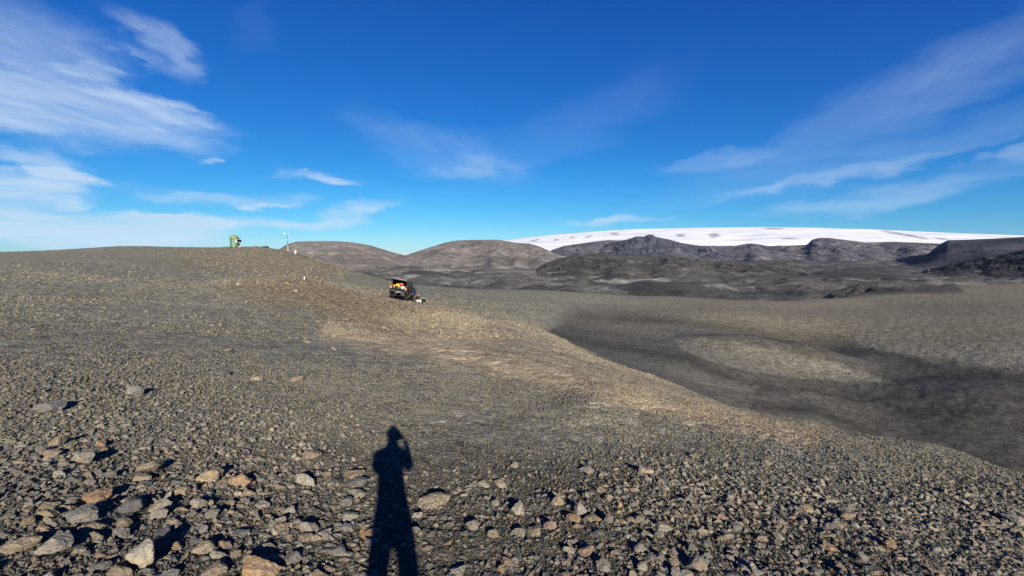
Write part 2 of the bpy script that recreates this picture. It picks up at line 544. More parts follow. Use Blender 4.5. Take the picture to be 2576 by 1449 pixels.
def soil_material(name, grain, bump_amt, speckle=0.55, streak=None):
    m, t, b = principled(name, (0.1, 0.1, 0.1), 0.95, 0, 0.15)
    at = t.new('ShaderNodeAttribute', attribute_name='soil')
    geo = t.new('ShaderNodeNewGeometry')
    P = geo.outputs['Position']
    col = at.outputs['Color']
    h = None
    for k, (sc, amp) in enumerate(grain):
        vo = t.new('ShaderNodeTexVoronoi', feature='F1')
        vo.inputs['Scale'].default_value = sc
        vo.inputs['Randomness'].default_value = 1.0
        t.l.new(t.vmath('ADD', P, (k * 13.7, k * 5.1, 0)), vo.inputs['Vector'])
        sepc = t.new('ShaderNodeSeparateColor')
        t.l.new(vo.outputs['Color'], sepc.inputs[0])
        f = t.rng(sepc.outputs[0], 0.0, 1.0, 1 - speckle * 0.8, 1 + speckle, smooth=False)
        col = t.mix(1.0, col, t.xyz(f, f, f), 'MULTIPLY')
        hh = t.math('MULTIPLY', t.math('SUBTRACT', 1.0, vo.outputs['Distance']), amp)
        h = hh if h is None else t.math('ADD', h, hh)
    n = t.noise(P, grain[0][0] * 0.23, 5.0, 0.65)
    f = t.rng(n, 0.25, 0.75, 0.82, 1.18)
    col = t.mix(1.0, col, t.xyz(f, f, f), 'MULTIPLY')
    t.l.new(col, b.inputs['Base Color'])
    bn = bump(t, b, h, 1.0, bump_amt)
    t.l.new(at.outputs['Alpha'], bn.inputs['Strength'])
    return m


m_ground = soil_material('gravel_soil', [(34.0, 0.016), (9.0, 0.036), (2.3, 0.06)], 1.0, 0.36)
m_plain = soil_material('lava_sand', [(0.11, 1.2), (0.031, 3.0)], 1.0, 0.16)


def rock_face_material(name, scale, bdist, haze_in_tint=True):
    m, t, b = principled(name, (0.1, 0.1, 0.1), 0.95, 0, 0.1)
    at = t.new('ShaderNodeAttribute', attribute_name='soil')
    geo = t.new('ShaderNodeNewGeometry')
    P = geo.outputs['Position']
    n = t.noise(P, scale, 8.0, 0.62)
    n2 = t.noise(P, scale * 0.21, 5.0, 0.6)
    f = t.math('MULTIPLY', t.rng(n, 0.3, 0.7, 0.72, 1.28), t.rng(n2, 0.3, 0.7, 0.80, 1.2))
    col = t.mix(1.0, at.outputs['Color'], t.xyz(f, f, f), 'MULTIPLY')
    t.l.new(col, b.inputs['Base Color'])
    bump(t, b, n, 1.0, bdist)
    return m


m_mtn = rock_face_material('mountain_rock', 0.012, 9.0)
m_ice, t_, b_ = principled('glacier_snow', (0.85, 0.88, 0.92), 0.7, 0, 0.2)
_at = t_.new('ShaderNodeAttribute', attribute_name='soil')
_geo = t_.new('ShaderNodeNewGeometry')
_n = t_.noise(t_.vmath('MULTIPLY', _geo.outputs['Position'], (0.35, 1.0, 1.6)), 0.0022, 7.0, 0.62)
t_.l.new(t_.mix(t_.rng(_n, 0.42, 0.66), _at.outputs['Color'], t_.mix(1.0, _at.outputs['Color'], (0.72, 0.76, 0.84, 1), 'MULTIPLY')), b_.inputs['Base Color'])
bump(t_, b_, _n, 0.8, 30.0)

# ------------------------------------------------------------------ the ground
azs = np.concatenate([np.linspace(-math.pi, -AZ_EDGE, 60, endpoint=False), np.linspace(-AZ_EDGE, AZ_EDGE, 980), np.linspace(AZ_EDGE, math.pi, 61)[1:-1]])
rs = np.concatenate([[0.02, 0.3, 0.7, 1.1], np.exp(np.linspace(math.log(1.5), math.log(430), 500))])
AZG, RG = np.meshgrid(azs, rs)
GX, GY = RG * np.sin(AZG), RG * np.cos(AZG)
GZ = ground_z(GX, GY)
px_g, py_g, zn = zones(GX, GY, GZ)

C_GREY = np.array((0.164, 0.161, 0.132))
C_OLIVE = np.array((0.142, 0.134, 0.102))
C_BROWN = np.array((0.132, 0.108, 0.076))
C_OCHRE = np.array((0.370, 0.305, 0.200))
C_SLOPE = np.array((0.250, 0.218, 0.158))
C_SAND = np.array((0.062, 0.059, 0.052))
C_SAND2 = np.array((0.080, 0.077, 0.068))


def blend(c, m, col):
    return c * (1 - m[..., None]) + col * m[..., None]


def soil_color(x, y, z, zn):
    r = np.hypot(x, y)
    c = np.broadcast_to(C_GREY, x.shape + (3,)).copy()
    nz = fbm(x * 0.12, y * 0.12, 4, 71)
    c = blend(c, sstep(-0.2, 0.7, nz) * 0.5 * sstep(5, 30, r), C_OLIVE)
    c = c * (1 - 0.45 * (1 - sstep(4.2, 7.0, r)))[..., None]  # shade between the near stones put into the soil colour
    c = blend(c, zn['knoll'] * 0.95, C_BROWN)
    c = blend(c, zn['top'] * 0.6, np.array((0.145, 0.124, 0.090)))
    c = blend(c, zn['slope'] * 0.75, C_SLOPE)
    c = blend(c, zn['ochre'] * 0.85, C_OCHRE)
    px, py = project(x, y, z)
    knob = sstep(-4, 5, poly_sd(px, py + 3 * nz, [(2030, 742), (2065, 716), (2105, 700), (2135, 690), (2170, 690), (2205, 705), (2260, 722), (2300, 708), (2340, 704), (2400, 714), (2430, 738), (2380, 741), (2300, 737), (2200, 741), (2120, 748)])) * (r > 140) * (r < 215)
    ns = fbm(x * 0.05 + 0.4 * fbm(x * 0.03, y * 0.05, 2, 95), y * 0.16, 5, 91, 0.6)
    sandc = C_SAND + (C_SAND2 - C_SAND) * np.clip(0.5 + 0.9 * ns, 0, 1)[..., None]
    drain_shade = np.zeros(x.shape)  # dark drainage lines; the first is shade under the rim, painted in
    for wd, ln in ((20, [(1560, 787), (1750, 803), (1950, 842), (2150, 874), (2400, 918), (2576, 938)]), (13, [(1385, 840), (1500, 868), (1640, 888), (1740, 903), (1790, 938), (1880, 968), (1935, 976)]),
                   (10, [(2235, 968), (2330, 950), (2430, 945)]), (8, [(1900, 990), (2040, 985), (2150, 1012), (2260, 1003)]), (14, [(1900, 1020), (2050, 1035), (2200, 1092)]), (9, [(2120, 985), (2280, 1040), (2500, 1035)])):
        drain_shade = np.maximum(drain_shade, np.exp(-(line_d(px, py + 7 * ns, ln) / wd) ** 2))
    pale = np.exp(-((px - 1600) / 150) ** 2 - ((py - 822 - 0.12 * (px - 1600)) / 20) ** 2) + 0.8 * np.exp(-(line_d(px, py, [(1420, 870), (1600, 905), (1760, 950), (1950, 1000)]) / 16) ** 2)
    sandc = sandc * ((1 - 0.45 * drain_shade + 0.40 * pale) * (1 - 0.22 * sstep(2000, 2400, px)))[..., None]
    c = blend(c, zn['mound'] * 0.8, np.array((0.128, 0.121, 0.102)))
    c = c * (1 - zn['sand'][..., None]) + sandc * zn['sand'][..., None]
    a = np.arctan2(x, y)
    right = sstep(R(8), R(30), a) * sstep(62, 85, r)
    c = blend(c, right * 0.7, np.array((0.150, 0.134, 0.100)))
    c = blend(c, knob * 0.85, np.array((0.058, 0.054, 0.046)))
    return c


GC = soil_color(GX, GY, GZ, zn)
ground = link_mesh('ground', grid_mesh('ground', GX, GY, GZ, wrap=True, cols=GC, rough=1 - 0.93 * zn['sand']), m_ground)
ground['kind'] = 'structure'
ground['label'] = 'bare gravel hilltop sloping down to a black sand hollow'

# ------------------------------------------------------------------ far plain and mountains
def plain_z(x, y):
    r = np.hypot(x, y)
    z = -66 + 10.0 * fbm(x / 210.0, y / 120.0, 5, 101, 0.55) * sstep(300, 700, r) + 9.0 * (ridged(x / 330.0, y / 170.0, 4, 111) - 0.5) * sstep(600, 1200, r)
    z = z + 7.0 * np.maximum(0, fbm(x / 90.0, y / 60.0, 3, 131)) * sstep(300, 700, r) * (1 - sstep(2600, 4200, r))
    z = z + 16 * fbm(x / 900.0, y / 500.0, 3, 151) * sstep(900, 2000, r)
    return z + sstep(2500, 9000, r) * 25


paz = np.linspace(-R(66), R(66), 900)
prs = np.exp(np.linspace(math.log(230), math.log(30000), 420))
PA, PR = np.meshgrid(paz, prs)
PX, PY = PR * np.sin(PA), PR * np.cos(PA)
PZ = plain_z(PX, PY)
pn = fbm(PX / 190.0, PY / 80.0, 5, 171)
pn2 = fbm(PX / 1300.0, PY / 700.0, 3, 181)
PC = np.array((0.118, 0.112, 0.105)) * np.ones(PX.shape + (3,))
PC = blend(PC, sstep(0.16, 0.42, pn) * 0.95, np.array((0.300, 0.287, 0.265)))
PC = blend(PC, sstep(0.05, 0.45, -pn) * 0.85, np.array((0.058, 0.057, 0.057)))
PC = blend(PC, sstep(R(10), R(36), PA) * 0.6, np.array((0.055, 0.058, 0.060)))
PC = PC * np.array((0.64, 0.66, 0.68)) * (1 + 0.25 * pn2)[..., None]
plain_o = link_mesh('far_plain', grid_mesh('far_plain', PX, PY, PZ, cols=PC), m_plain)
plain_o['kind'] = 'structure'
plain_o['label'] = 'dark rolling lava plain beyond the hill'
# the rest of the land, outside the picture
laz = np.linspace(R(66), 2 * math.pi - R(66), 90)
LA, LR = np.meshgrid(laz, np.exp(np.linspace(math.log(230), math.log(30000), 40)))
land = link_mesh('land', grid_mesh('land', LR * np.sin(LA), LR * np.cos(LA), -66 + 0 * LR, cols=np.ones(LR.shape + (3,)) * 0.10), m_plain)
land['kind'] = 'structure'


def massif(name, outline, D, front, back, base, color_fn, mat, rough_amp, seed, kind='structure', label=None, ncol=420, nrow=120, front_pow=1.0, scale=400.0, skew=0.0, wander=0.25):
    """a mountain with real depth whose skyline passes through the outline seen in the photograph"""
    azp = np.array([px_az_t(x, y)[0] for x, y in outline])
    tp = np.array([px_az_t(x, y)[1] for x, y in outline])
    a = np.linspace(azp[0], azp[-1], ncol)
    t = np.interp(a, azp, tp)
    kk = np.array([0.25, 0.5, 0.25])
    for _ in range(2):
        t[1:-1] = np.convolve(t, kk, 'valid')
    edge = np.minimum(sstep(0, 0.04, (a - a[0]) / (a[-1] - a[0])), sstep(0, 0.04, (a[-1] - a) / (a[-1] - a[0])))
    v_ = np.concatenate([np.linspace(-1, 0, int(nrow * 0.72)), np.linspace(0, 1, nrow - int(nrow * 0.72) + 1)[1:]])
    Vv, Aa = np.meshgrid(v_, a, indexing='ij')
    wob_ = fbm(Aa * 9, Aa * 0 + seed, 3, seed) * wander
    rr = D * (1 + skew * (Aa - a.mean())) + np.where(Vv < 0, Vv * front * (1 + wob_), Vv * back)
    X, Y = rr * np.sin(Aa), rr * np.cos(Aa)
    Hc = (EYE - rr_crest(D, skew, Aa, a) * t[None, :])
    prof = np.where(Vv < 0, (1 + Vv) ** front_pow, 1 - Vv ** 2 * 0.9)
    prof = np.clip(prof, 0, 1)
    Z = base + (Hc - base) * prof
    rid = ridged(X / scale, Y / scale, 5, seed)
    if wander > 0:
        rid = 0.45 * rid + 0.55 * ridged(X / (scale * 0.33) + 0.5 * fbm(X / scale, Y / scale, 2, seed + 9), Y / (scale * 1.7), 5, seed + 11)
    env = np.clip(-Vv * 4, 0, 1) * np.clip((1 + Vv) * 3, 0, 1)
    Z = Z + (rid - 0.55) * rough_amp * env
    fine = fbm(X / (scale * 0.12), Y / (scale * 0.12), 4, seed + 3)
    Z = Z + fine * rough_amp * 0.10 * np.clip(-Vv * 8, 0.05, 1)
    Z = np.where(Vv <= -0.999, base - 30, Z)
    Z = Z * 1.0
    C = color_fn(X, Y, Z, Aa, Vv, rid)
    o = link_mesh(name, grid_mesh(name, X, Y, Z, cols=C), mat)
    o['kind'] = kind
    if label:
        o['label'] = label
    return o


def rr_crest(D, skew, Aa, a):
    return D * (1 + skew * (Aa - a.mean()))


def rock_tint(c1, c2, c3=None, sc=500.0, seed=0, sx=1.0):
    c1, c2 = np.array(c1), np.array(c2)

    def fn(X, Y, Z, Aa, Vv, rid):
        n = fbm(X / sc * sx, Y / sc, 5, 300 + seed)
        c = c1 + (c2 - c1) * np.clip(0.5 + 0.9 * n, 0, 1)[..., None]
        if c3 is not None:
            n3 = fbm(X / (sc * 0.6), Y / (sc * 0.35), 4, 350 + seed)
            c = blend(c, sstep(0.24, 0.55, n3), np.array(c3))
        return c * (0.88 + 0.22 * np.clip(rid, 0, 1))[..., None]  # gully shade put into the colour: darker where the ridges dip
    return fn


def ice_tint(X, Y, Z, Aa, Vv, rid):
    c = np.ones(X.shape + (3,)) * np.array((0.84, 0.87, 0.91))
    px, py = project(X, Y, Z)
    jj = 5 * fbm(X / 130.0, Y / 260.0, 4, 77)
    dirt = fbm(X / 3600.0, Y / 420.0, 5, 79, 0.6)
    c = blend(c, sstep(0.15, 0.7, dirt) * 0.3, np.array((0.42, 0.45, 0.52)))
    for (cx, cy, hw, hh, tl) in [(1545, 588, 13, 3.2, 5), (1712, 592, 13, 5, 0), (1797, 592, 16, 6.5, 0), (1945, 575, 27, 3.2, 0), (1480, 596, 12, 2.5, -20),
                                 (1345, 605, 14, 2.6, -14), (1400, 603, 8, 2.5, -10), (2250, 586, 48, 3.4, 10), (2300, 595, 44, 3.4, 10), (1985, 600, 28, 2.2, 2), (2370, 601, 30, 3.0, 8), (1440, 598, 6, 2, 0)]:
        dx_, dy_ = px - cx, py - cy
        ca, sa = math.cos(R(tl)), math.sin(R(tl))
        q = np.hypot((dx_ * ca + dy_ * sa) / hw, (-dx_ * sa + dy_ * ca) / hh) + jj * 0.11
        c = blend(c, sstep(1.15, 0.45, q) * (Vv < 0.02) * 0.60, np.array((0.085, 0.085, 0.115)))
    return c


glacier = massif('glacier', [(930, 652), (1000, 638), (1060, 636), (1110, 632), (1180, 622), (1270, 604), (1330, 597), (1400, 590), (1500, 582), (1600, 576), (1750, 573),
                             (1930, 571), (2050, 573), (2200, 577), (2300, 582), (2450, 588), (2576, 592), (2800, 604), (3000, 625)], 15000, 6500, 6000, -60, ice_tint, m_ice, 22, 401,
                 label='broad white ice cap below the sky', ncol=900, nrow=190, front_pow=0.62, scale=1800.0, wander=0.0)
massif('mountain_range', [(1340, 660), (1390, 628), (1420, 618), (1470, 611), (1530, 604), (1556, 605), (1575, 603), (1592, 598), (1606, 595), (1622, 596), (1630, 592), (1640, 592), (1650, 597), (1680, 602),
                          (1715, 611), (1760, 618), (1800, 619), (1850, 618), (1872, 614), (1890, 612), (1905, 614), (1935, 619), (2000, 617), (2030, 616), (2042, 603), (2062, 598), (2092, 599),
                          (2140, 605), (2180, 610), (2250, 608), (2300, 610), (2380, 614), (2480, 620), (2640, 640)], 7400, 2600, 1500, -60,
       rock_tint((0.064, 0.067, 0.088), (0.100, 0.099, 0.115), (0.165, 0.148, 0.140), 420.0, 3), m_mtn, 105, 433, label='jagged blue grey mountains below the ice cap', ncol=760, nrow=150, front_pow=0.9, scale=900.0)  # blue of the distant air is partly put into these rock colours
massif('mountain', [(1450, 640), (1490, 628), (1530, 613), (1560, 606), (1580, 602), (1600, 595), (1622, 595), (1630, 590), (1642, 590), (1650, 596), (1682, 602), (1712, 611), (1760, 621), (1820, 632), (1880, 640)], 6300, 1500, 900, -60,
       rock_tint((0.042, 0.048, 0.070), (0.066, 0.070, 0.090), None, 300.0, 29), m_mtn, 90, 449, label='dark blue grey peak with a knobbed summit before the ice cap', ncol=420, nrow=110, scale=420.0)  # bluish air tint in the rock colour here too
massif('mountain', [(560, 690), (640, 655), (690, 634), (722, 615), (745, 608), (800, 606), (850, 607), (890, 610), (930, 617), (960, 626), (985, 634), (1010, 640), (1060, 652), (1140, 668), (1240, 690)],
       3300, 1500, 900, -62, rock_tint((0.150, 0.140, 0.136), (0.205, 0.187, 0.174), (0.225, 0.198, 0.168), 300.0, 5), m_mtn, 46, 463,
       label='flat topped brown mountain behind the weather mast', ncol=420, nrow=120, scale=420.0)
massif('mountain', [(880, 700), (960, 664), (1010, 645), (1045, 634), (1085, 621), (1115, 612), (1140, 606), (1165, 604), (1210, 603), (1256, 603), (1275, 607), (1300, 611), (1332, 613), (1355, 619), (1380, 630), (1405, 641),
                    (1450, 652), (1540, 672), (1620, 690)],
       3700, 1900, 900, -62, rock_tint((0.150, 0.139, 0.133), (0.208, 0.188, 0.173), (0.115, 0.108, 0.108), 330.0, 7), m_mtn, 50, 487,
       label='flat topped brown mountain left of the ice cap', ncol=480, nrow=130, scale=430.0)
massif('mountain', [(2220, 690), (2290, 668), (2330, 642), (2365, 614), (2385, 604), (2430, 603), (2500, 600), (2576, 596), (2700, 588), (2900, 590)], 4600, 1500, 1500, -62,
       rock_tint((0.028, 0.031, 0.042), (0.046, 0.048, 0.060), None, 300.0, 11), m_mtn, 26, 521, label='dark steep flat topped mountain at the right end', ncol=300, nrow=110, scale=520.0)  # rock colour again carries some blue of the air
massif('hill', [(2290, 690), (2380, 671), (2430, 657), (2490, 645), (2540, 636), (2576, 628), (2680, 612), (2900, 600)], 2700, 900, 700, -64,
       rock_tint((0.016, 0.017, 0.021), (0.030, 0.031, 0.036), None, 200.0, 13), m_mtn, 50, 547, label='very dark hill at the right edge below the dark mountain', ncol=240, nrow=100, scale=300.0)  # colour much darker than the other hills
massif('hill', [(1280, 705), (1335, 688), (1362, 666), (1400, 652), (1455, 640), (1510, 637), (1560, 641), (1640, 645), (1700, 645), (1760, 652), (1850, 662), (1930, 671), (2020, 684), (2080, 695)], 1900, 700, 500, -66,
       rock_tint((0.046, 0.045, 0.043), (0.070, 0.068, 0.064), (0.098, 0.094, 0.088), 160.0, 17, 0.6), m_mtn, 26, 571, label='rounded black sand hill in front of the blue grey mountains', ncol=420, nrow=110, front_pow=0.8, scale=240.0)
massif('hill', [(1000, 725), (1060, 712), (1130, 700), (1240, 690), (1330, 694), (1420, 705), (1500, 715), (1560, 730)], 1150, 330, 260, -68,
       rock_tint((0.10, 0.096, 0.092), (0.15, 0.143, 0.135), (0.07, 0.067, 0.066), 90.0, 19, 0.5), m_mtn, 14, 583, label='low grey ash ridge beyond the car', ncol=260, nrow=70, scale=120.0)
massif('hill', [(1480, 745), (1560, 722), (1640, 710), (1720, 714), (1800, 726), (1860, 742)], 880, 170, 160, -68,
       rock_tint((0.048, 0.047, 0.046), (0.065, 0.063, 0.06), None, 90.0, 23), m_mtn, 6, 593, label='low black sand dune just beyond the hollow', ncol=200, nrow=60, scale=120.0)
rk = np.random.default_rng(77)
for q, (cx, yt, hw, yb) in enumerate([(1440, 700, 75, 712), (1560, 692, 90, 704), (1690, 694, 80, 706), (1800, 684, 100, 694), (1905, 678, 85, 687), (2010, 706, 90, 716), (2120, 697, 75, 706), (1980, 668, 110, 675),
                                      (1745, 666, 120, 674), (2260, 698, 70, 705), (2420, 686, 110, 692), (2180, 664, 90, 670), (1350, 712, 60, 722), (1230, 700, 60, 712), (1620, 705, 60, 716), (1860, 696, 60, 706), (1100, 690, 70, 702), (1010, 676, 60, 688)]):
    DD = (64 + EYE) / max(px_az_t(cx, yb)[1], 0.012)
    xs_ = np.linspace(-1, 1, 9)
    sk_ = rk.uniform(-0.35, 0.35)
    ol = [(cx + hw * x_, yb + 3 - (yb + 3 - yt) * max(0.0, 1 - abs((x_ - sk_ * (1 - x_ * x_))) ** 1.5) * rk.uniform(0.93, 1.0)) for x_ in xs_]
    tn = rk.uniform(0.8, 1.15) * (1.5 if cx < 1300 else 1.0)
    massif('hill', ol, DD, min(DD * 0.16, 260), DD * 0.12, -68, rock_tint(np.array((0.050, 0.049, 0.049)) * tn, np.array((0.080, 0.078, 0.075)) * tn, np.array((0.13, 0.125, 0.117)) * tn, 80.0, 40 + q, 0.5), m_mtn, 7, 700 + q,
           label='low dark lava hummock on the rolling plain', ncol=110, nrow=44, scale=90.0)
for (ol, DD, tn, lb) in [
        ([(1760, 712), (1840, 700), (1900, 694), (1960, 698), (2060, 708), (2120, 716)], 1300, 1.0, 'low dark dune left of the small mounds'),
        ([(1960, 700), (2060, 690), (2150, 685), (2240, 688), (2330, 694), (2440, 704)], 1750, 0.9, 'long low dark rise in the middle of the plain'),
        ([(2040, 684), (2120, 675), (2180, 672), (2260, 676), (2330, 683)], 2500, 0.85, 'faint dark swell at the foot of the mountains'),
        ([(2290, 690), (2306, 688), (2322, 683), (2334, 679), (2338, 681), (2346, 690)], 2300, 1.0, 'small black cone on the plain at right'),
        ([(2100, 690), (2130, 684), (2160, 680), (2190, 681), (2230, 690)], 2050, 0.8, 'small dark knob on the plain'),
        ([(1540, 690), (1600, 677), (1680, 670), (1760, 672), (1840, 680), (1900, 690)], 1500, 1.25, 'grey lower shoulder of the black sand hill'),
        ([(1120, 706), (1200, 684), (1290, 676), (1370, 684), (1450, 700)], 1600, 1.7, 'pale grey ash hump left of the black sand hill')]:
    massif('hill', ol, DD, DD * 0.22, DD * 0.2, -66, rock_tint(np.array((0.058, 0.056, 0.055)) * tn, np.array((0.088, 0.085, 0.081)) * tn, None, 110.0, int(DD), 0.5), m_mtn, 5, int(DD), label=lb, ncol=200, nrow=50, scale=140.0)

# air between here and the mountains
def box_mesh(name, lo, hi):
    me = bpy.data.meshes.new(name)
    bm = bmesh.new()
    bmesh.ops.create_cube(bm, size=1.0)
    for v_ in bm.verts:
        v_.co = [(lo[i] + hi[i]) / 2 + v_.co[i] * (hi[i] - lo[i]) for i in range(3)]
    bm.to_mesh(me)
    bm.free()
    return me


m_haze = bpy.data.materials.new('thin_air')
m_haze.use_nodes = True
hz = NT(m_haze.node_tree)
hz.n.clear()
pv = hz.new('ShaderNodeVolumePrincipled')
pv.inputs['Color'].default_value = (0.55, 0.72, 1.0, 1)
pv.inputs['Density'].default_value = 0.45e-5
pv.inputs['Anisotropy'].default_value = 0.0
mo_ = hz.new('ShaderNodeOutputMaterial')
hz.l.new(pv.outputs[0], mo_.inputs['Volume'])
haze = link_mesh('haze', box_mesh('haze', (-36000, -36000, -130), (36000, 36000, 1250)), m_haze)
haze['kind'] = 'stuff'


# ------------------------------------------------------------------ mesh helpers for things
def obj(name, bm, mat, parent=None, smooth=False, bevel=0.0):
    if bevel:
        bmesh.ops.bevel(bm, geom=[e for e in bm.edges], offset=bevel, segments=2, affect='EDGES', profile=0.6)
    bmesh.ops.recalc_face_normals(bm, faces=bm.faces)
    me = bpy.data.meshes.new(name)
    bm.to_mesh(me)
    bm.free()
    mats = mat if isinstance(mat, (list, tuple)) else [mat]
    for m in mats:
        me.materials.append(m)
    return link_mesh(name, me, None, parent, smooth)


def box(c, s, rot=None, bm=None):
    bm = bm or bmesh.new()
    g = bmesh.ops.create_cube(bm, size=1.0)
    M = Matrix.Translation(c) @ (Euler(rot).to_matrix().to_4x4() if rot else Matrix()) @ Matrix.Diagonal((*s, 1))
    bmesh.ops.transform(bm, matrix=M, verts=g['verts'])
    return bm


def tube(p, q, r1, r2=None, seg=12, bm=None):
    bm = bm or bmesh.new()
    p, q = Vector(p), Vector(q)
    r2 = r1 if r2 is None else r2
    d = q - p
    g = bmesh.ops.create_cone(bm, cap_ends=True, segments=seg, radius1=r1, radius2=r2, depth=d.length)
    M = Matrix.Translation((p + q) / 2) @ d.to_track_quat('Z', 'Y').to_matrix().to_4x4()
    bmesh.ops.transform(bm, matrix=M, verts=g['verts'])
    return bm


def lathe(profile, seg=28, bm=None, axis='Z'):
    bm = bm or bmesh.new()
    rings = []
    for (r, z) in profile:
        if r < 1e-5:
            rings.append([bm.verts.new((0, 0, z))])
        else:
            rings.append([bm.verts.new((r * math.cos(2 * math.pi * k / seg), r * math.sin(2 * math.pi * k / seg), z)) for k in range(seg)])
    for a, b in zip(rings[:-1], rings[1:]):
        for k in range(seg):
            k2 = (k + 1) % seg
            if len(a) == 1 and len(b) == 1:
                continue
            if len(a) == 1:
                bm.faces.new((a[0], b[k], b[k2]))
            elif len(b) == 1:
                bm.faces.new((a[k], a[k2], b[0]))
            else:
                bm.faces.new((a[k], a[k2], b[k2], b[k]))
    if axis == 'X':
        bmesh.ops.rotate(bm, cent=(0, 0, 0), matrix=Matrix.Rotation(math.pi / 2, 3, 'Y'), verts=bm.verts)
    return bm


def prism_yz(pts, x0, x1, bm=None):
    """polygon in the y,z plane pulled out along x"""
    bm = bm or bmesh.new()
    a = [bm.verts.new((x0, y, z)) for y, z in pts]
    b = [bm.verts.new((x1, y, z)) for y, z in pts]
    bm.faces.new(a)
    bm.faces.new(b[::-1])
    n = len(pts)
    for i in range(n):
        bm.faces.new((a[i], a[(i + 1) % n], b[(i + 1) % n], b[i]))
    return bm


def slab(quad, thick, bm=None):
    """a flat panel through four points with a real thickness"""
    bm = bm or bmesh.new()
    q = [Vector(p) for p in quad]
    n = (q[1] - q[0]).cross(q[3] - q[0]).normalized() * thick
    a = [bm.verts.new(p) for p in q]
    b = [bm.verts.new(p + n) for p in q]
    bm.faces.new(a)
    bm.faces.new(b[::-1])
    for i in range(4):
        bm.faces.new((a[i], a[(i + 1) % 4], b[(i + 1) % 4], b[i]))
    return bm


def lump(size, seed, sub=2, amp=0.25, freq=1.6):
    """soft crumpled body: a bag or a heap of cloth"""
    bm = bmesh.new()
    bmesh.ops.create_icosphere(bm, subdivisions=sub, radius=0.5)
    for v_ in bm.verts:
        p = v_.co * freq * 2
        k = 1 + amp * float(vnoise(np.array([p.x + seed * 3.1 + p.z]), np.array([p.y - seed + p.z * 0.7]), seed)[0])
        v_.co = Vector((v_.co.x * size[0] * k, v_.co.y * size[1] * k, v_.co.z * size[2] * k))
    return bm


def thing(name, label, cat, loc=(0, 0, 0), rot=None, group=None):
    o = bpy.data.objects.new(name, None)
    COL.objects.link(o)
    o.empty_display_size = 0.2
    o.location = loc
    if rot is not None:
        o.rotation_euler = rot
    return tag(o, label, cat, group)


def tag(o, label, cat, group=None):
    o['label'] = label
    o['category'] = cat
    if group:
        o['group'] = group
    return o


# ---- paints
m_green = plain('green_hut_paint', (0.042, 0.105, 0.062), 0.55, grime=0.22, scale=3)
m_dome = plain('pale_green_dome', (0.095, 0.140, 0.055), 0.5, grime=0.2, scale=3)
m_white = plain('white_paint', (0.5148, 0.5148, 0.495), 0.5, grime=0.12, scale=8)
m_steel = plain('galvanised_steel', (0.2772, 0.2838, 0.2904), 0.4, 0.7, grime=0.2)
m_black = plain('black_plastic', (0.006, 0.006, 0.007), 0.6, 0.0, 0.25, grime=0.3)
m_solar = plain('solar_cells', (0.0042, 0.00504, 0.0189), 0.18, grime=0.3, scale=10)
m_frame = plain('pale_frame', (0.4092, 0.4158, 0.4224), 0.4, 0.3, grime=0.1)
m_paint = plain('black_car_paint', (0.0035, 0.0038, 0.0045), 0.25, 0.0, 0.4, grime=0.3, scale=2)
m_flare_shine = plain('flare_paint_blue_shine', (0.012, 0.026, 0.085), 0.2, 0.0, 0.7, grime=0.3, scale=2)  # blue shine of the front flares put into their paint colour
m_trim = plain('dusty_black_trim', (0.009, 0.009, 0.0088), 0.8, 0.0, 0.25, grime=0.4)
m_tyre = plain('dusty_tyre', (0.008, 0.0076, 0.007), 0.95, 0.0, 0.2, grime=0.4, scale=14)
m_rim = plain('alloy_rim', (0.363, 0.3696, 0.3828), 0.3, 0.8, grime=0.15)
m_glass, tg, bg_ = principled('tinted_glass', (0.012, 0.014, 0.016), 0.06, 0, 0.6)
m_lamp = plain('red_lamp_glass', (0.20, 0.014, 0.008), 0.2, grime=0.2)
m_orange = plain('orange_lamp_glass', (0.495, 0.1452, 0.0198), 0.2, grime=0.1)
m_yellow = plain('yellow_cloth', (0.34, 0.215, 0.014), 0.8, grime=0.3)
m_red = plain('red_cloth', (0.3432, 0.0132, 0.0132), 0.75, grime=0.25)
m_bagwhite = plain('white_bag', (0.30, 0.31, 0.33), 0.6, grime=0.3)
m_navy = plain('navy_wool', (0.0042, 0.0042, 0.0126), 0.9, grime=0.3)
m_cream = plain('cream_cotton', (0.36, 0.345, 0.30), 0.85, grime=0.15)
m_skin = plain('skin', (0.33, 0.1848, 0.1386), 0.55, grime=0.1)
m_hair = plain('dark_reddish_hair', (0.0231, 0.00672, 0.00588), 0.7, grime=0.4, scale=20)
m_jacket = plain('dark_jacket', (0.0168, 0.01764, 0.021), 0.85, grime=0.3)
m_boot = plain('brown_boot', (0.0396, 0.0297, 0.0198), 0.7, grime=0.3)


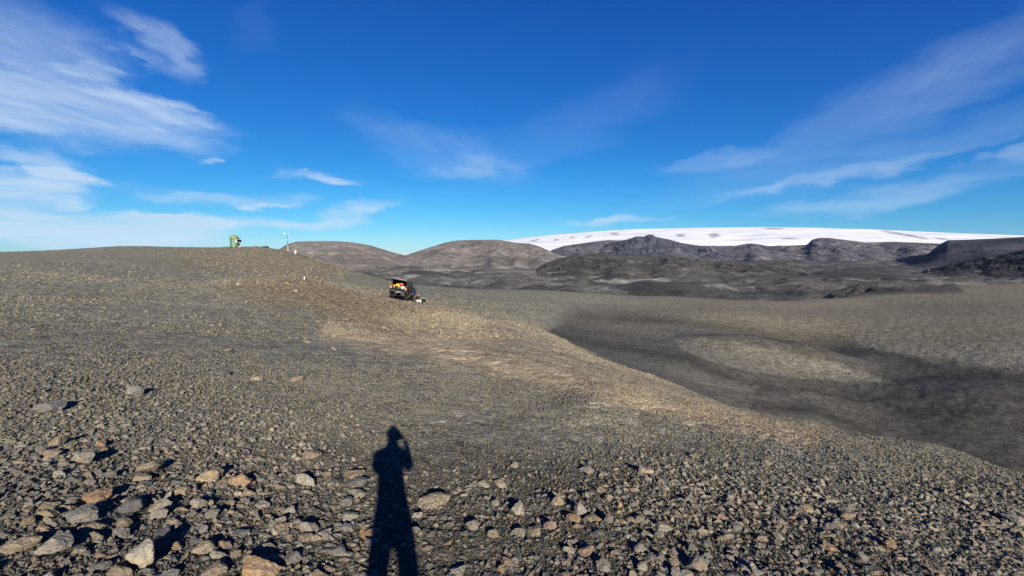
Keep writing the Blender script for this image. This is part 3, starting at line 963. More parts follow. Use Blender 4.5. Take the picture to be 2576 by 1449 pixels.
def skin_body(name, joints, bones, mats, bone_mats, parent=None, levels=2):
    """one continuous figure: joints {name: (xyz, radius)}, bones [(a, b)], material of each bone; the first joint is the pelvis"""
    names = list(joints)
    me = bpy.data.meshes.new(name + '_rig')
    me.from_pydata([joints[n][0] for n in names], [(names.index(a), names.index(b)) for a, b in bones], [])
    o = bpy.data.objects.new(name, me)
    COL.objects.link(o)
    sk = o.modifiers.new('skin', 'SKIN')
    sk.use_smooth_shade = True
    for i, n in enumerate(names):
        r = joints[n][1]
        r = r if isinstance(r, tuple) else (r, r)
        me.skin_vertices[0].data[i].radius = r
        me.skin_vertices[0].data[i].use_root = (i == 0)
    sb = o.modifiers.new('sub', 'SUBSURF')
    sb.levels = levels
    dg = bpy.context.evaluated_depsgraph_get()
    ev = bpy.data.meshes.new_from_object(o.evaluated_get(dg))
    ev.name = name
    bpy.data.objects.remove(o)
    bpy.data.meshes.remove(me)
    ev.materials.clear()
    for m in mats:
        ev.materials.append(m)
    segs = [(Vector(joints[a][0]), Vector(joints[b][0]), bone_mats[k]) for k, (a, b) in enumerate(bones)]
    for p in ev.polygons:
        c = Vector(p.center)
        best, bi = 1e9, 0
        for a, b, mi in segs:
            ab = b - a
            t = max(0, min(1, (c - a).dot(ab) / max(ab.length_squared, 1e-9)))
            d = (c - a - ab * t).length
            if d < best:
                best, bi = d, mi
        p.material_index = bi
    return link_mesh(name, ev, None, parent, True)


def head_parts(parent, c, face, up, size, hair=m_hair, cap=None):
    """hair, ears, nose, eyes and mouth round a head centre"""
    face, up = Vector(face).normalized(), Vector(up).normalized()
    side = face.cross(up).normalized()
    B = Matrix((side, face, up)).transposed().to_4x4()
    M = Matrix.Translation(c) @ B
    bm = bmesh.new()
    bmesh.ops.create_uvsphere(bm, u_segments=18, v_segments=12, radius=1.0)
    bmesh.ops.delete(bm, geom=[v_ for v_ in bm.verts if (v_.co.z < -0.05 and v_.co.y > -0.15) or (v_.co.y > 0.62 and v_.co.z < 0.42) or v_.co.z < -0.7], context='VERTS')
    bmesh.ops.solidify(bm, geom=bm.faces[:], thickness=0.08)
    bmesh.ops.transform(bm, matrix=M @ Matrix.Diagonal((size * 0.83, size * 1.02, size * 1.12, 1)), verts=bm.verts)
    obj('hair', bm, hair, parent, True)
    for s in (-1, 1):
        bm = bmesh.new()
        g = bmesh.ops.create_uvsphere(bm, u_segments=8, v_segments=6, radius=1.0)
        bmesh.ops.transform(bm, matrix=M @ Matrix.Translation((s * size * 0.80, -size * 0.05, 0)) @ Matrix.Diagonal((size * 0.09, size * 0.2, size * 0.28, 1)), verts=g['verts'])
        obj('ear', bm, m_skin, parent, True)
        bm = bmesh.new()
        g = bmesh.ops.create_uvsphere(bm, u_segments=8, v_segments=6, radius=size * 0.11)
        bmesh.ops.transform(bm, matrix=M @ Matrix.Translation((s * size * 0.33, size * 0.80, size * 0.08)), verts=g['verts'])
        obj('eye', bm, m_black, parent, True)
    bm = bmesh.new()
    g = bmesh.ops.create_cone(bm, cap_ends=True, segments=8, radius1=size * 0.16, radius2=size * 0.05, depth=size * 0.42)
    bmesh.ops.transform(bm, matrix=M @ Matrix.Translation((0, size * 0.97, -size * 0.10)) @ Matrix.Rotation(0.35, 4, 'X'), verts=g['verts'])
    obj('nose', bm, m_skin, parent, True)
    bm = bmesh.new()
    g = bmesh.ops.create_cube(bm, size=1.0)
    bmesh.ops.transform(bm, matrix=M @ Matrix.Translation((0, size * 0.84, -size * 0.48)) @ Matrix.Diagonal((size * 0.42, size * 0.10, size * 0.07, 1)), verts=g['verts'])
    obj('mouth', bm, m_red, parent, True)


# ------------------------------------------------------------------ photographer, seen by the long shadow only
def build_photographer():
    y0 = -0.27
    gz = lambda x, y: float(ground_z(x, y))
    fl, fr = (-0.115, y0 - 0.02), (0.18, y0 + 0.04)
    zl, zr = gz(*fl), gz(*fr)
    J = {
        'pelvis': ((0.01, y0 - 0.01, 1.01), (0.165, 0.125)), 'waist': ((0.0, y0 - 0.01, 1.15), (0.160, 0.125)), 'chest': ((-0.02, y0, 1.33), (0.175, 0.135)),
        'collar': ((-0.02, y0 - 0.005, 1.47), (0.10, 0.085)), 'neck': ((-0.02, y0 + 0.01, 1.55), 0.058), 'skull': ((-0.02, y0 + 0.03, 1.66), (0.078, 0.092)), 'crown': ((-0.02, y0 + 0.02, 1.745), (0.070, 0.085)),
        'l_sh': ((-0.18, y0, 1.43), 0.075), 'l_el': ((-0.195, y0 + 0.11, 1.26), 0.058), 'l_wr': ((-0.13, y0 + 0.19, 1.345), 0.034), 'l_palm': ((-0.085, y0 + 0.215, 1.40), (0.038, 0.020)),
        'r_sh': ((0.14, y0, 1.43), 0.075), 'r_el': ((0.155, y0 + 0.11, 1.27), 0.058), 'r_wr': ((0.125, y0 + 0.20, 1.455), 0.034), 'r_palm': ((0.085, y0 + 0.225, 1.53), (0.038, 0.020)),
        'l_hip': ((-0.080, y0, 0.93), 0.074), 'l_kn': ((-0.085, y0 + 0.01, 0.52), 0.070), 'l_an': ((fl[0], y0 - 0.03, zl + 0.12), 0.066), 'l_toe': ((fl[0] - 0.03, y0 + 0.15, zl + 0.045), (0.045, 0.035)),
        'r_hip': ((0.112, y0, 0.93), 0.074), 'r_kn': ((0.125, y0 + 0.03, 0.52), 0.070), 'r_an': ((fr[0], y0 + 0.02, zr + 0.12), 0.066), 'r_toe': ((fr[0] + 0.04, y0 + 0.20, zr + 0.045), (0.045, 0.035)),
    }
    bones = [('pelvis', 'waist'), ('waist', 'chest'), ('chest', 'collar'), ('collar', 'neck'), ('neck', 'skull'), ('skull', 'crown'),
             ('collar', 'l_sh'), ('l_sh', 'l_el'), ('l_el', 'l_wr'), ('l_wr', 'l_palm'), ('collar', 'r_sh'), ('r_sh', 'r_el'), ('r_el', 'r_wr'), ('r_wr', 'r_palm'),
             ('pelvis', 'l_hip'), ('l_hip', 'l_kn'), ('l_kn', 'l_an'), ('l_an', 'l_toe'), ('pelvis', 'r_hip'), ('r_hip', 'r_kn'), ('r_kn', 'r_an'), ('r_an', 'r_toe')]
    bmats = [1, 0, 0, 0, 2, 2, 0, 0, 0, 2, 0, 0, 0, 2, 1, 1, 1, 3, 1, 1, 1, 3]
    t = thing('person', 'standing photographer holding up a phone, whose long dark shadow lies across the gravel', 'person', (0, 0, 0))
    skin_body('body', J, bones, [m_jacket, m_navy, m_skin, m_boot], bmats, t)
    head_parts(t, (-0.02, y0 + 0.035, 1.70), (0, 1, -0.15), (0, 0.1, 1), 0.100)
    # fingers close round the edges of the phone
    for s, palm, tip in ((-1, Vector(J['l_palm'][0]), Vector((-0.048, -0.034, 1.50))), (1, Vector(J['r_palm'][0]), Vector((0.048, -0.034, 1.575)))):
        bm = None
        for k in range(4):
            a = palm + Vector((0, 0.005, -0.022 + 0.015 * k))
            b = Vector((s * 0.047, -0.046, tip.z - 0.018 + 0.019 * k))
            c_ = Vector((s * 0.034, -0.026, b.z + 0.004))
            d_ = Vector((s * (0.022 - 0.002 * abs(k - 1.5)), -0.0235, b.z + 0.006))
            bm = tube(a, b, 0.0095, 0.0085, 8, bm)
            bm = tube(b, c_, 0.0085, 0.0078, 8, bm)
            bm = tube(c_, d_, 0.0078, 0.0065, 8, bm)
        th = palm + Vector((0, -0.01, 0.03))
        bm = tube(palm, th, 0.012, 0.011, 8, bm)
        bm = tube(th, Vector((s * 0.026, -0.046, tip.z - 0.04)), 0.011, 0.008, 8, bm)
        obj('fingers', bm, m_skin, t, True)
    return t


build_photographer()
ph = thing('phone', 'black phone held up by the photographer', 'phone', (0.0, -0.036, 1.585))
obj('phone_case', box((0, 0, 0), (0.074, 0.009, 0.152), bm=None), m_black, ph, bevel=0.003)
obj('phone_screen', box((0, -0.0058, 0), (0.068, 0.0016, 0.144)), m_glass, ph)


def px_scale(x, y, z):
    return (y * CP - (z - EYE) * SP) / F_PX       # metres across one picture pixel


# ------------------------------------------------------------------ green observation hut
gx, gy, gz_, gd = ground_at_px(590.5, 622.5, 60, 130)
HUT_D = gd
t = thing('observation_hut', 'small green round hut with domed cap on the hill crest', 'hut', (gx, gy, gz_ - 0.12), (0, 0, -math.atan2(gx, gy)))
k = px_scale(gx, gy, gz_)     # metres to one picture pixel there
obj('body', lathe([(0, 0), (10.1 * k, 0), (9.6 * k, 8 * k), (9.0 * k, 20 * k), (8.75 * k, 23 * k), (0, 23 * k)], 32), m_green, t, True)
obj('dome', lathe([(0, 22.6 * k), (10.4 * k, 22.6 * k), (10.7 * k, 23.1 * k), (10.5 * k, 24.2 * k), (9.6 * k, 27 * k), (7.6 * k, 29.6 * k), (4.6 * k, 31.4 * k), (1.6 * k, 32.1 * k), (0, 32.2 * k)], 32), m_dome, t, True)
obj('rim', lathe([(8.6 * k, 22.2 * k), (10.8 * k, 22.2 * k), (10.9 * k, 22.9 * k), (8.6 * k, 22.9 * k)], 32), m_trim, t, True)
obj('door', slab([(-4.4 * k, -9.95 * k, 2 * k), (0.8 * k, -10.1 * k, 2 * k), (0.8 * k, -9.35 * k, 18 * k), (-4.4 * k, -9.2 * k, 18 * k)], 0.05), m_green, t)
fr = obj('solar_panel', box((0, 0, 0), (10.8 * k, 0.08, 7.6 * k)), m_frame, t)
fr.location = (10 * k, -10.2 * k, 17.6 * k)
fr.rotation_euler = (R(-14), 0, R(8))
for ix in range(3):
    for iz in range(2):
        obj('cell', box(((ix - 1) * 3.35 * k, -0.05, (iz - 0.5) * 3.45 * k), (3.3 * k, 0.04, 3.38 * k)), m_solar, fr)
obj('panel_bracket', tube((7 * k, -7 * k, 15 * k), (10 * k, -9.2 * k, 17 * k), 0.05), m_steel, t)
obj('white_strip', box((3.7 * k, -9.6 * k, 17.4 * k), (1.5 * k, 0.09, 8.6 * k), (R(-4), 0, R(14))), m_white, t)
obj('battery_box', box((9.0 * k, -8.0 * k, 9.0 * k), (6 * k, 4 * k, 6.0 * k)), m_black, t, bevel=0.03)
obj('box_stand', box((8.6 * k, -7.8 * k, 3.2 * k), (3.4 * k, 3 * k, 5.6 * k)), m_green, t)
obj('white_pipe', tube((11.4 * k, -8.4 * k, 0), (11.4 * k, -8.4 * k, 6 * k), 0.7 * k), m_white, t)

# ------------------------------------------------------------------ weather mast
gx, gy, gz_, gd = ground_at_px(724.6, 630, 60, 130)
k = px_scale(gx, gy, gz_)
t = thing('weather_mast', 'thin white weather mast with a wind vane on the hill crest', 'weather mast', (gx, gy, gz_ - 0.1), (0, 0, -math.atan2(gx, gy)))
obj('lower_tube', tube((0, 0, 0), (0, 0, 18 * k), 0.7 * k, 0.6 * k, 14), m_frame, t, True)
obj('upper_tube', tube((0, 0, 17 * k), (0, 0, 44 * k), 0.5 * k, 0.4 * k, 10), m_trim, t, True)
for z_ in (7.5, 12.0, 17.5):
    obj('clamp', tube((0, 0, z_ * k), (0, 0, (z_ + 1.2) * k), 1.3 * k), m_black, t)
for z_ in (24.5,):
    obj('crossarm', tube((-2.3 * k, 0, z_ * k), (2.0 * k, 0, z_ * k), 0.35 * k), m_black, t)
obj('sensor', box((0.1 * k, 0, 19.6 * k), (1.6 * k, 1.4 * k, 2.6 * k)), m_black, t, bevel=0.02)
obj('sensor', box((0.1 * k, 0, 29 * k), (1.2 * k, 1.2 * k, 3.4 * k)), m_steel, t, bevel=0.02)
for s in (-1, 1):
    obj('stay', tube((s * 3.0 * k, 0.6 * k, 0.2 * k), (s * 0.7 * k, 0, 10 * k), 0.28 * k), m_steel, t)
    obj('stay', tube((s * 1.2 * k, -3 * k, 0.2 * k), (s * 0.4 * k, -0.6 * k, 10 * k), 0.22 * k), m_steel, t)
van = obj('wind_vane', tube((-6 * k, 0, 45.2 * k), (1.8 * k, 0, 44.2 * k), 0.30 * k), m_steel, t)
bm = bmesh.new()
pts = [(-9.2 * k, 46.8 * k), (-9.0 * k, 43.0 * k), (-5.0 * k, 44.6 * k)]
a = [bm.verts.new((x, -0.03, z)) for x, z in pts]
b = [bm.verts.new((x, 0.03, z)) for x, z in pts]
bm.faces.new(a)
bm.faces.new(b[::-1])
for i in range(3):
    bm.faces.new((a[i], a[(i + 1) % 3], b[(i + 1) % 3], b[i]))
obj('tail_fin', bm, m_steel, van)
obj('hub', lump((2.2 * k, 2.0 * k, 2.0 * k), 3, 2, 0.05), m_black, van, True)
obj('anemometer', tube((1.5 * k, 0, 39.6 * k), (1.5 * k, 0, 45.4 * k), 0.55 * k, 0.65 * k), m_white, t, True)

# ------------------------------------------------------------------ survey pillar and marker post
gx, gy, gz_, gd = ground_at_px(743.5, 637, 60, 130)
k = px_scale(gx, gy, gz_)
t = thing('survey_pillar', 'short white tapered survey pillar right of the weather mast', 'survey pillar', (gx, gy, gz_ - 0.1), (0, 0, -math.atan2(gx, gy)))
bm = bmesh.new()
bmesh.ops.create_cone(bm, cap_ends=True, segments=4, radius1=2.6 * k, radius2=1.25 * k, depth=8 * k, matrix=Matrix.Translation((0, 0, 4.0 * k)) @ Matrix.Rotation(R(40), 4, 'Z'))
obj('pillar_body', bm, m_white, t)
obj('cap', box((0, 0, 8.4 * k), (3.0 * k, 3.0 * k, 0.9 * k), (0, 0, R(-5))), m_steel, t, bevel=0.01)

gx, gy, gz_, gd = ground_at_px(765.0, 703.5, 35, 60)
k = px_scale(gx, gy, gz_)
t = thing('marker_post', 'white leaning marker stake among the brown knoll stones', 'marker post', (gx, gy, gz_ - 0.08), (0, R(9), 0))
obj('stake', box((0, 0, 4.3 * k), (2.5 * k, 1.0 * k, 8.6 * k)), m_white, t, bevel=0.01)
obj('stake_tip', box((0, 0, 9.2 * k), (2.5 * k, 1.0 * k, 1.0 * k)), m_frame, t, bevel=0.008)

# ------------------------------------------------------------------ the car
def frame_on_ground(x, y, heading, half_track, half_base):
    """matrix of a body standing with four feet on the ground"""
    fwd = Vector((math.sin(heading), math.cos(heading), 0))
    rgt = Vector((math.cos(heading), -math.sin(heading), 0))
    pts = {}
    for sx in (-1, 1):
        for sy in (-1, 1):
            p = Vector((x, y, 0)) + rgt * sx * half_track + fwd * sy * half_base
            pts[(sx, sy)] = Vector((p.x, p.y, float(ground_z(p.x, p.y, False))))
    F = ((pts[(1, 1)] + pts[(-1, 1)]) - (pts[(1, -1)] + pts[(-1, -1)])).normalized()
    S = ((pts[(1, 1)] + pts[(1, -1)]) - (pts[(-1, 1)] + pts[(-1, -1)])).normalized()
    U = S.cross(F).normalized()
    F = U.cross(S).normalized()
    c = sum(pts.values(), Vector()) / 4
    M = Matrix((S, F, U)).transposed().to_4x4()
    M.translation = c
    return M


ax_, ay_, az_, ad_ = ground_at_px(1002, 753, 36, 60)
HEAD = R(1.0)
M_CAR = frame_on_ground(ax_ + math.sin(HEAD) * 1.35, ay_ + math.cos(HEAD) * 1.35, HEAD, 0.80, 1.35)
print('car at', ax_, ay_, az_, ad_, [math.degrees(a) for a in M_CAR.to_euler()])


LIFT = 0.14


def build_car():
    t = thing('car', 'black off-road car with raised tailgate and big tyres tilted on the slope', 'car')
    t.matrix_world = M_CAR
    # lower body with wheel arches
    def arch(yc, r0, zc, n=9):
        return [(yc + r0 * math.cos(math.pi * i / n), zc + r0 * math.sin(math.pi * i / n)) for i in range(n + 1)]
    pts = [(-2.25, 0.66)] + [(y, z) for y, z in arch(-1.35, 0.50, 0.56)][::-1] + [(-0.80, 0.56), (0.80, 0.56)] + arch(1.35, 0.50, 0.56)[::-1] + [(2.22, 0.64), (2.30, 0.80), (2.28, 1.02), (-2.26, 1.02)]
    body = obj('body', prism_yz(pts, -0.86, 0.86), m_paint, t, bevel=0.012)
    obj('underbody', box((0, 0, 0.64), (0.9, 4.2, 0.18)), m_trim, t)
    for s in (-1, 1):
        obj('side_panel', prism_yz([(-2.24, 1.02), (1.02, 1.02), (1.0, 1.26), (-2.20, 1.26)], s * 0.80, s * 0.875), m_paint, t, bevel=0.01)
        # pillars and the glass between them
        ya = [(-2.22, -2.10), (-1.20, -1.10), (-0.28, -0.20), (0.78, 0.88)]
        yt = [(-2.12, -1.98), (-1.20, -1.12), (-0.30, -0.22), (0.28, 0.38)]
        for (b0, b1), (t0, t1) in zip(ya, yt):
            q = [(s * 0.865, b0, 1.26), (s * 0.865, b1, 1.26), (s * 0.735, t1, 1.86), (s * 0.735, t0, 1.86)]
            obj('pillar', slab(q if s > 0 else q[::-1], -0.06), m_paint, t)
        for (b0, t0, b1, t1) in ((ya[0][1], yt[0][1], ya[1][0], yt[1][0]), (ya[1][1], yt[1][1], ya[2][0], yt[2][0]), (ya[2][1], yt[2][1], ya[3][0], yt[3][0])):
            q = [(s * 0.855, b0, 1.26), (s * 0.855, b1, 1.26), (s * 0.73, t1, 1.86), (s * 0.73, t0, 1.86)]
            obj('window', slab(q if s > 0 else q[::-1], -0.02), m_glass, t)
        for (d0, d1) in ((-1.14, -0.25), (-0.23, 0.82)):
            dr = obj('door', prism_yz([(d0 + 0.02, 0.68), (d1 - 0.02, 0.68), (d1 - 0.02, 1.22), (d0 + 0.02, 1.22)], s * 0.862, s * 0.884), m_paint, t, bevel=0.006)
            obj('door_handle', box((s * 0.893, d0 + 0.16, 1.12), (0.03, 0.16, 0.035)), m_trim, dr)
        # wheel arch flares
        for yc in (-1.35, 1.35):
            bm = bmesh.new()
            n = 12
            for rr_, hw in ((0.50, 0.0), (0.59, 0.0)):
                pass
            rings = []
            for i in range(n + 1):
                an = math.pi * i / n
                cy, cz = math.cos(an), math.sin(an)
                rings.append([bm.verts.new(p) for p in ((s * 0.84, yc + 0.49 * cy, 0.56 + 0.49 * cz), (s * 0.99, yc + 0.50 * cy, 0.55 + 0.50 * cz), (s * 1.0, yc + 0.56 * cy, 0.55 + 0.56 * cz), (s * 0.84, yc + 0.63 * cy, 0.56 + 0.62 * cz))])
            for p, q in zip(rings[:-1], rings[1:]):
                for i in range(4):
                    bm.faces.new((p[i], p[(i + 1) % 4], q[(i + 1) % 4], q[i]))
            bm.faces.new(rings[0])
            bm.faces.new(rings[-1][::-1])
            obj('fender_flare', bm, m_flare_shine if yc > 0 else m_trim, t, True)
        # tail lamps
        lamp = obj('tail_light', box((s * 0.795, -2.27, 1.20), (0.16, 0.10, 0.44)), m_lamp, t, bevel=0.015)
        obj('indicator', box((s * 0.80, -2.325, 1.13), (0.12, 0.03, 0.13)), m_orange, lamp)
        obj('reverse_lamp', box((s * 0.80, -2.325, 1.035), (0.12, 0.03, 0.075)), m_frame, lamp)
        mir = obj('mirror', box((s * 1.02, 0.78, 1.30), (0.20, 0.10, 0.17)), m_black, t, bevel=0.02)
        obj('mirror_arm', tube((s * 0.84, 0.80, 1.27), (s * 0.96, 0.79, 1.27), 0.03), m_black, mir)
        obj('roof_rail', box((s * 0.66, -0.95, 1.985), (0.05, 2.1, 0.05)), m_steel, t, bevel=0.012)
        obj('running_board', box((s * 0.93, 0, 0.56), (0.16, 1.55, 0.06)), m_steel, t, bevel=0.01)
        obj('headlight', box((s * 0.66, 2.28, 0.96), (0.34, 0.08, 0.18)), m_frame, t, bevel=0.02)
    obj('roof', box((0, -0.86, 1.905), (1.52, 2.52, 0.09)), m_paint, t, bevel=0.03)
    obj('bonnet', prism_yz([(0.98, 1.02), (2.26, 1.00), (2.18, 1.14), (1.0, 1.25)], -0.83, 0.83), m_paint, t, bevel=0.02)
    obj('windscreen', slab([(-0.80, 0.95, 1.25), (0.80, 0.95, 1.25), (0.69, 0.37, 1.86), (-0.69, 0.37, 1.86)], 0.02), m_glass, t)
    obj('cargo_floor', box((0, -1.55, 1.03), (1.58, 1.35, 0.03)), m_trim, t)
    for s in (-0.4, 0.4):
        st = obj('seat', box((s, -0.72, 1.34), (0.66, 0.16, 0.62), (R(-8), 0, 0)), m_black, t, bevel=0.03)
        obj('headrest', box((s, -0.77, 1.71), (0.26, 0.11, 0.16)), m_black, st, bevel=0.03)
    obj('dashboard', box((0, 0.85, 1.12), (1.5, 0.3, 0.25)), m_black, t)
    # raised tailgate, hinged on the roof edge
    tgate = obj('tailgate', slab([(-0.74, -2.14, 1.93), (0.74, -2.14, 1.93), (0.78, -3.05, 2.02), (-0.78, -3.05, 2.02)], 0.07), m_paint, t, bevel=0.01)
    obj('rear_window', slab([(-0.62, -2.32, 1.952), (0.62, -2.32, 1.952), (0.62, -2.78, 1.998), (-0.62, -2.78, 1.998)], -0.012), m_glass, tgate)
    obj('spoiler', box((0, -2.20, 2.03), (1.30, 0.14, 0.04), (R(-5), 0, 0)), m_steel, tgate, bevel=0.01)
    for s in (-1, 1):
        obj('gas_strut', tube((s * 0.70, -2.16, 1.50), (s * 0.72, -2.70, 1.96), 0.016), m_black, tgate)
    bp = obj('rear_bumper', box((0, -2.36, 0.80), (1.74, 0.24, 0.20)), m_trim, t, bevel=0.03)
    obj('bumper_step', box((0, -2.40, 0.915), (1.50, 0.20, 0.03)), m_trim, bp)
    obj('bumper_tube', tube((-0.80, -2.46, 0.69), (0.80, -2.46, 0.69), 0.03), m_steel, bp, True)
    obj('tow_hitch', box((0, -2.50, 0.62), (0.14, 0.26, 0.10)), m_rim, bp, bevel=0.01)
    obj('axle', tube((-0.7, -1.35, 0.43), (0.7, -1.35, 0.43), 0.06), m_trim, t)
    obj('differential', lump((0.32, 0.32, 0.32), 4, 2, 0.05), m_trim, t).location = (0.0, -1.35, 0.44)
    obj('leaf_guard', box((-0.42, -1.62, 0.46), (0.46, 0.06, 0.05), (0, R(12), 0)), m_cream, t)
    obj('exhaust', tube((0.45, -2.3, 0.53), (0.45, -1.5, 0.55), 0.035), m_steel, t)
    for s in (-1, 1):
        for yc in (-1.35, 1.35):
            tw = 0.34
            prof = [(0.235, -tw / 2 + 0.02), (0.40, -tw / 2), (0.445, -tw / 2 + 0.05), (0.45, 0), (0.445, tw / 2 - 0.05), (0.40, tw / 2), (0.235, tw / 2 - 0.02), (0.235, -tw / 2 + 0.02)]
            wh = obj('wheel', lathe(prof, 32, axis='X'), m_tyre, t, True)
            wh.location = (s * 0.80, yc, 0.44)
            rim = obj('rim', lathe([(0, s * 0.09), (0.07, s * 0.115), (0.10, s * 0.09), (0.20, s * 0.10), (0.245, s * 0.15), (0.245, -s * 0.14), (0, -s * 0.14)], 24, axis='X'), m_rim, wh, True)
            bm = None
            for kk_ in range(26):
                an = 2 * math.pi * kk_ / 26
                bm = box((0, 0.452 * math.cos(an), 0.452 * math.sin(an)), (tw * 0.9, 0.06, 0.022), (an + math.pi / 2, 0, 0), bm)
            obj('tread', bm, m_tyre, wh)
    for ch in t.children:                        # suspension lift over the big tyres
        if ch.name.split('.')[0] not in ('wheel', 'axle', 'differential'):
            ch.location.z += LIFT
    return t


car = build_car()


def in_car(name, label, cat, p, rot=(0, 0, 0)):
    o = thing(name, label, cat)
    o.matrix_world = M_CAR @ Matrix.Translation((p[0], p[1], p[2] + LIFT)) @ Euler(rot).to_matrix().to_4x4()
    return o


# the load in the open back
o = in_car('jacket', 'bright yellow jacket heaped in the open car boot', 'jacket', (-0.20, -1.96, 1.33))
obj('jacket_body', lump((0.50, 0.36, 0.50), 8, 3, 0.5), m_yellow, o, True)
obj('sleeve', lump((0.46, 0.16, 0.16), 9, 3, 0.45), m_yellow, o, True).location = (-0.36, -0.12, -0.06)
obj('sleeve', lump((0.15, 0.14, 0.42), 10, 3, 0.4), m_yellow, o, True).location = (0.10, -0.17, -0.16)
o = in_car('duffel_bag', 'red bag lying on top of the yellow jacket in the car boot', 'bag', (0.18, -2.02, 1.56))
obj('bag_body', lump((0.56, 0.36, 0.24), 12, 3, 0.35), m_red, o, True)
obj('strap', box((0.05, -0.17, 0.02), (0.06, 0.03, 0.22)), m_bagwhite, o)
o = in_car('storage_box', 'black storage box at the left of the open car boot', 'box', (-0.38, -2.05, 1.15))
obj('box_body', box((0, 0, 0), (0.62, 0.36, 0.20)), m_black, o, bevel=0.02)
obj('box_lid', box((0, 0, 0.115), (0.64, 0.38, 0.03)), m_black, o, bevel=0.01)
obj('box_label', box((-0.14, -0.187, -0.01), (0.12, 0.008, 0.06)), m_frame, o)
o = in_car('plastic_bag', 'white plastic bag stuffed at the right of the car boot', 'bag', (0.38, -2.05, 1.20))
obj('bag_body', lump((0.52, 0.36, 0.36), 14, 3, 0.55), m_bagwhite, o, True)
obj('bag_handle', tube((-0.05, -0.10, 0.15), (0.10, -0.10, 0.19), 0.02), m_bagwhite, o, True)
o = in_car('tool_bag', 'dark bag with pale lettered patch under the white bag in the boot', 'bag', (0.22, -2.12, 1.09))
obj('bag_body', lump((0.60, 0.24, 0.16), 15, 3, 0.25), m_navy, o, True)
obj('patch', box((0.14, -0.118, 0.0), (0.16, 0.01, 0.05)), m_frame, o)

# ------------------------------------------------------------------ seated person and the open case
def build_sitter():
    gx, gy, gz_, gd = ground_at_px(1053, 762.5, 36, 70)
    t = thing('person', 'person in navy top and cream trousers sitting on the gravel beside the car', 'person', (gx, gy, gz_ - 0.01), (0, 0, R(-6)))
    s = 1.0
    J = {
        'pelvis': ((-0.24, 0, 0.16), (0.16, 0.17)), 'waist': ((-0.22, 0, 0.36), (0.175, 0.18)), 'chest': ((-0.15, 0, 0.58), (0.18, 0.19)), 'collar': ((-0.07, 0, 0.75), (0.11, 0.12)),
        'neck': ((-0.03, 0, 0.82), 0.06), 'skull': ((0.01, 0, 0.92), (0.095, 0.085)), 'crown': ((0.0, 0, 1.0), (0.085, 0.08)),
        'l_sh': ((-0.08, 0.18, 0.70), 0.072), 'l_el': ((0.10, 0.23, 0.50), 0.055), 'l_wr': ((0.30, 0.15, 0.56), 0.034), 'l_palm': ((0.38, 0.12, 0.59), (0.034, 0.02)),
        'r_sh': ((-0.08, -0.18, 0.70), 0.072), 'r_el': ((0.11, -0.23, 0.50), 0.055), 'r_wr': ((0.31, -0.13, 0.56), 0.034), 'r_palm': ((0.39, -0.10, 0.58), (0.034, 0.02)),
        'l_hip': ((-0.10, 0.11, 0.14), 0.088), 'l_kn': ((0.17, 0.13, 0.40), 0.068), 'l_an': ((0.24, 0.13, 0.09), 0.052), 'l_toe': ((0.40, 0.13, 0.045), (0.045, 0.04)),
        'r_hip': ((-0.10, -0.11, 0.14), 0.088), 'r_kn': ((0.15, -0.13, 0.38), 0.068), 'r_an': ((0.21, -0.13, 0.09), 0.052), 'r_toe': ((0.37, -0.13, 0.045), (0.045, 0.04)),
    }
    bones = [('pelvis', 'waist'), ('waist', 'chest'), ('chest', 'collar'), ('collar', 'neck'), ('neck', 'skull'), ('skull', 'crown'),
             ('collar', 'l_sh'), ('l_sh', 'l_el'), ('l_el', 'l_wr'), ('l_wr', 'l_palm'), ('collar', 'r_sh'), ('r_sh', 'r_el'), ('r_el', 'r_wr'), ('r_wr', 'r_palm'),
             ('pelvis', 'l_hip'), ('l_hip', 'l_kn'), ('l_kn', 'l_an'), ('l_an', 'l_toe'), ('pelvis', 'r_hip'), ('r_hip', 'r_kn'), ('r_kn', 'r_an'), ('r_an', 'r_toe')]
    bm_ = [0, 0, 0, 0, 2, 2, 0, 0, 0, 2, 0, 0, 0, 2, 0, 1, 1, 3, 0, 1, 1, 3]
    skin_body('body', J, bones, [m_navy, m_cream, m_skin, m_boot], bm_, t)
    head_parts(t, (0.005, 0, 0.955), (1, -0.25, -0.12), (0.1, 0, 1), 0.108)
    for sgn, palm in ((1, Vector(J['l_palm'][0])), (-1, Vector(J['r_palm'][0]))):
        bm = None
        for kq in range(4):
            a = palm + Vector((0.02, sgn * (0.024 - 0.016 * kq), 0.0))
            b = a + Vector((0.042 + 0.006 * (kq in (1, 2)), 0, -0.012))
            c_ = b + Vector((0.018, -sgn * 0.003, -0.026))
            bm = tube(a, b, 0.009, 0.0085, 6, bm)
            bm = tube(b, c_, 0.0085, 0.007, 6, bm)
        bm = tube(palm, palm + Vector((0.045, -sgn * 0.045, -0.005)), 0.011, 0.008, 6, bm)
        obj('fingers', bm, m_skin, t, True)
    return t


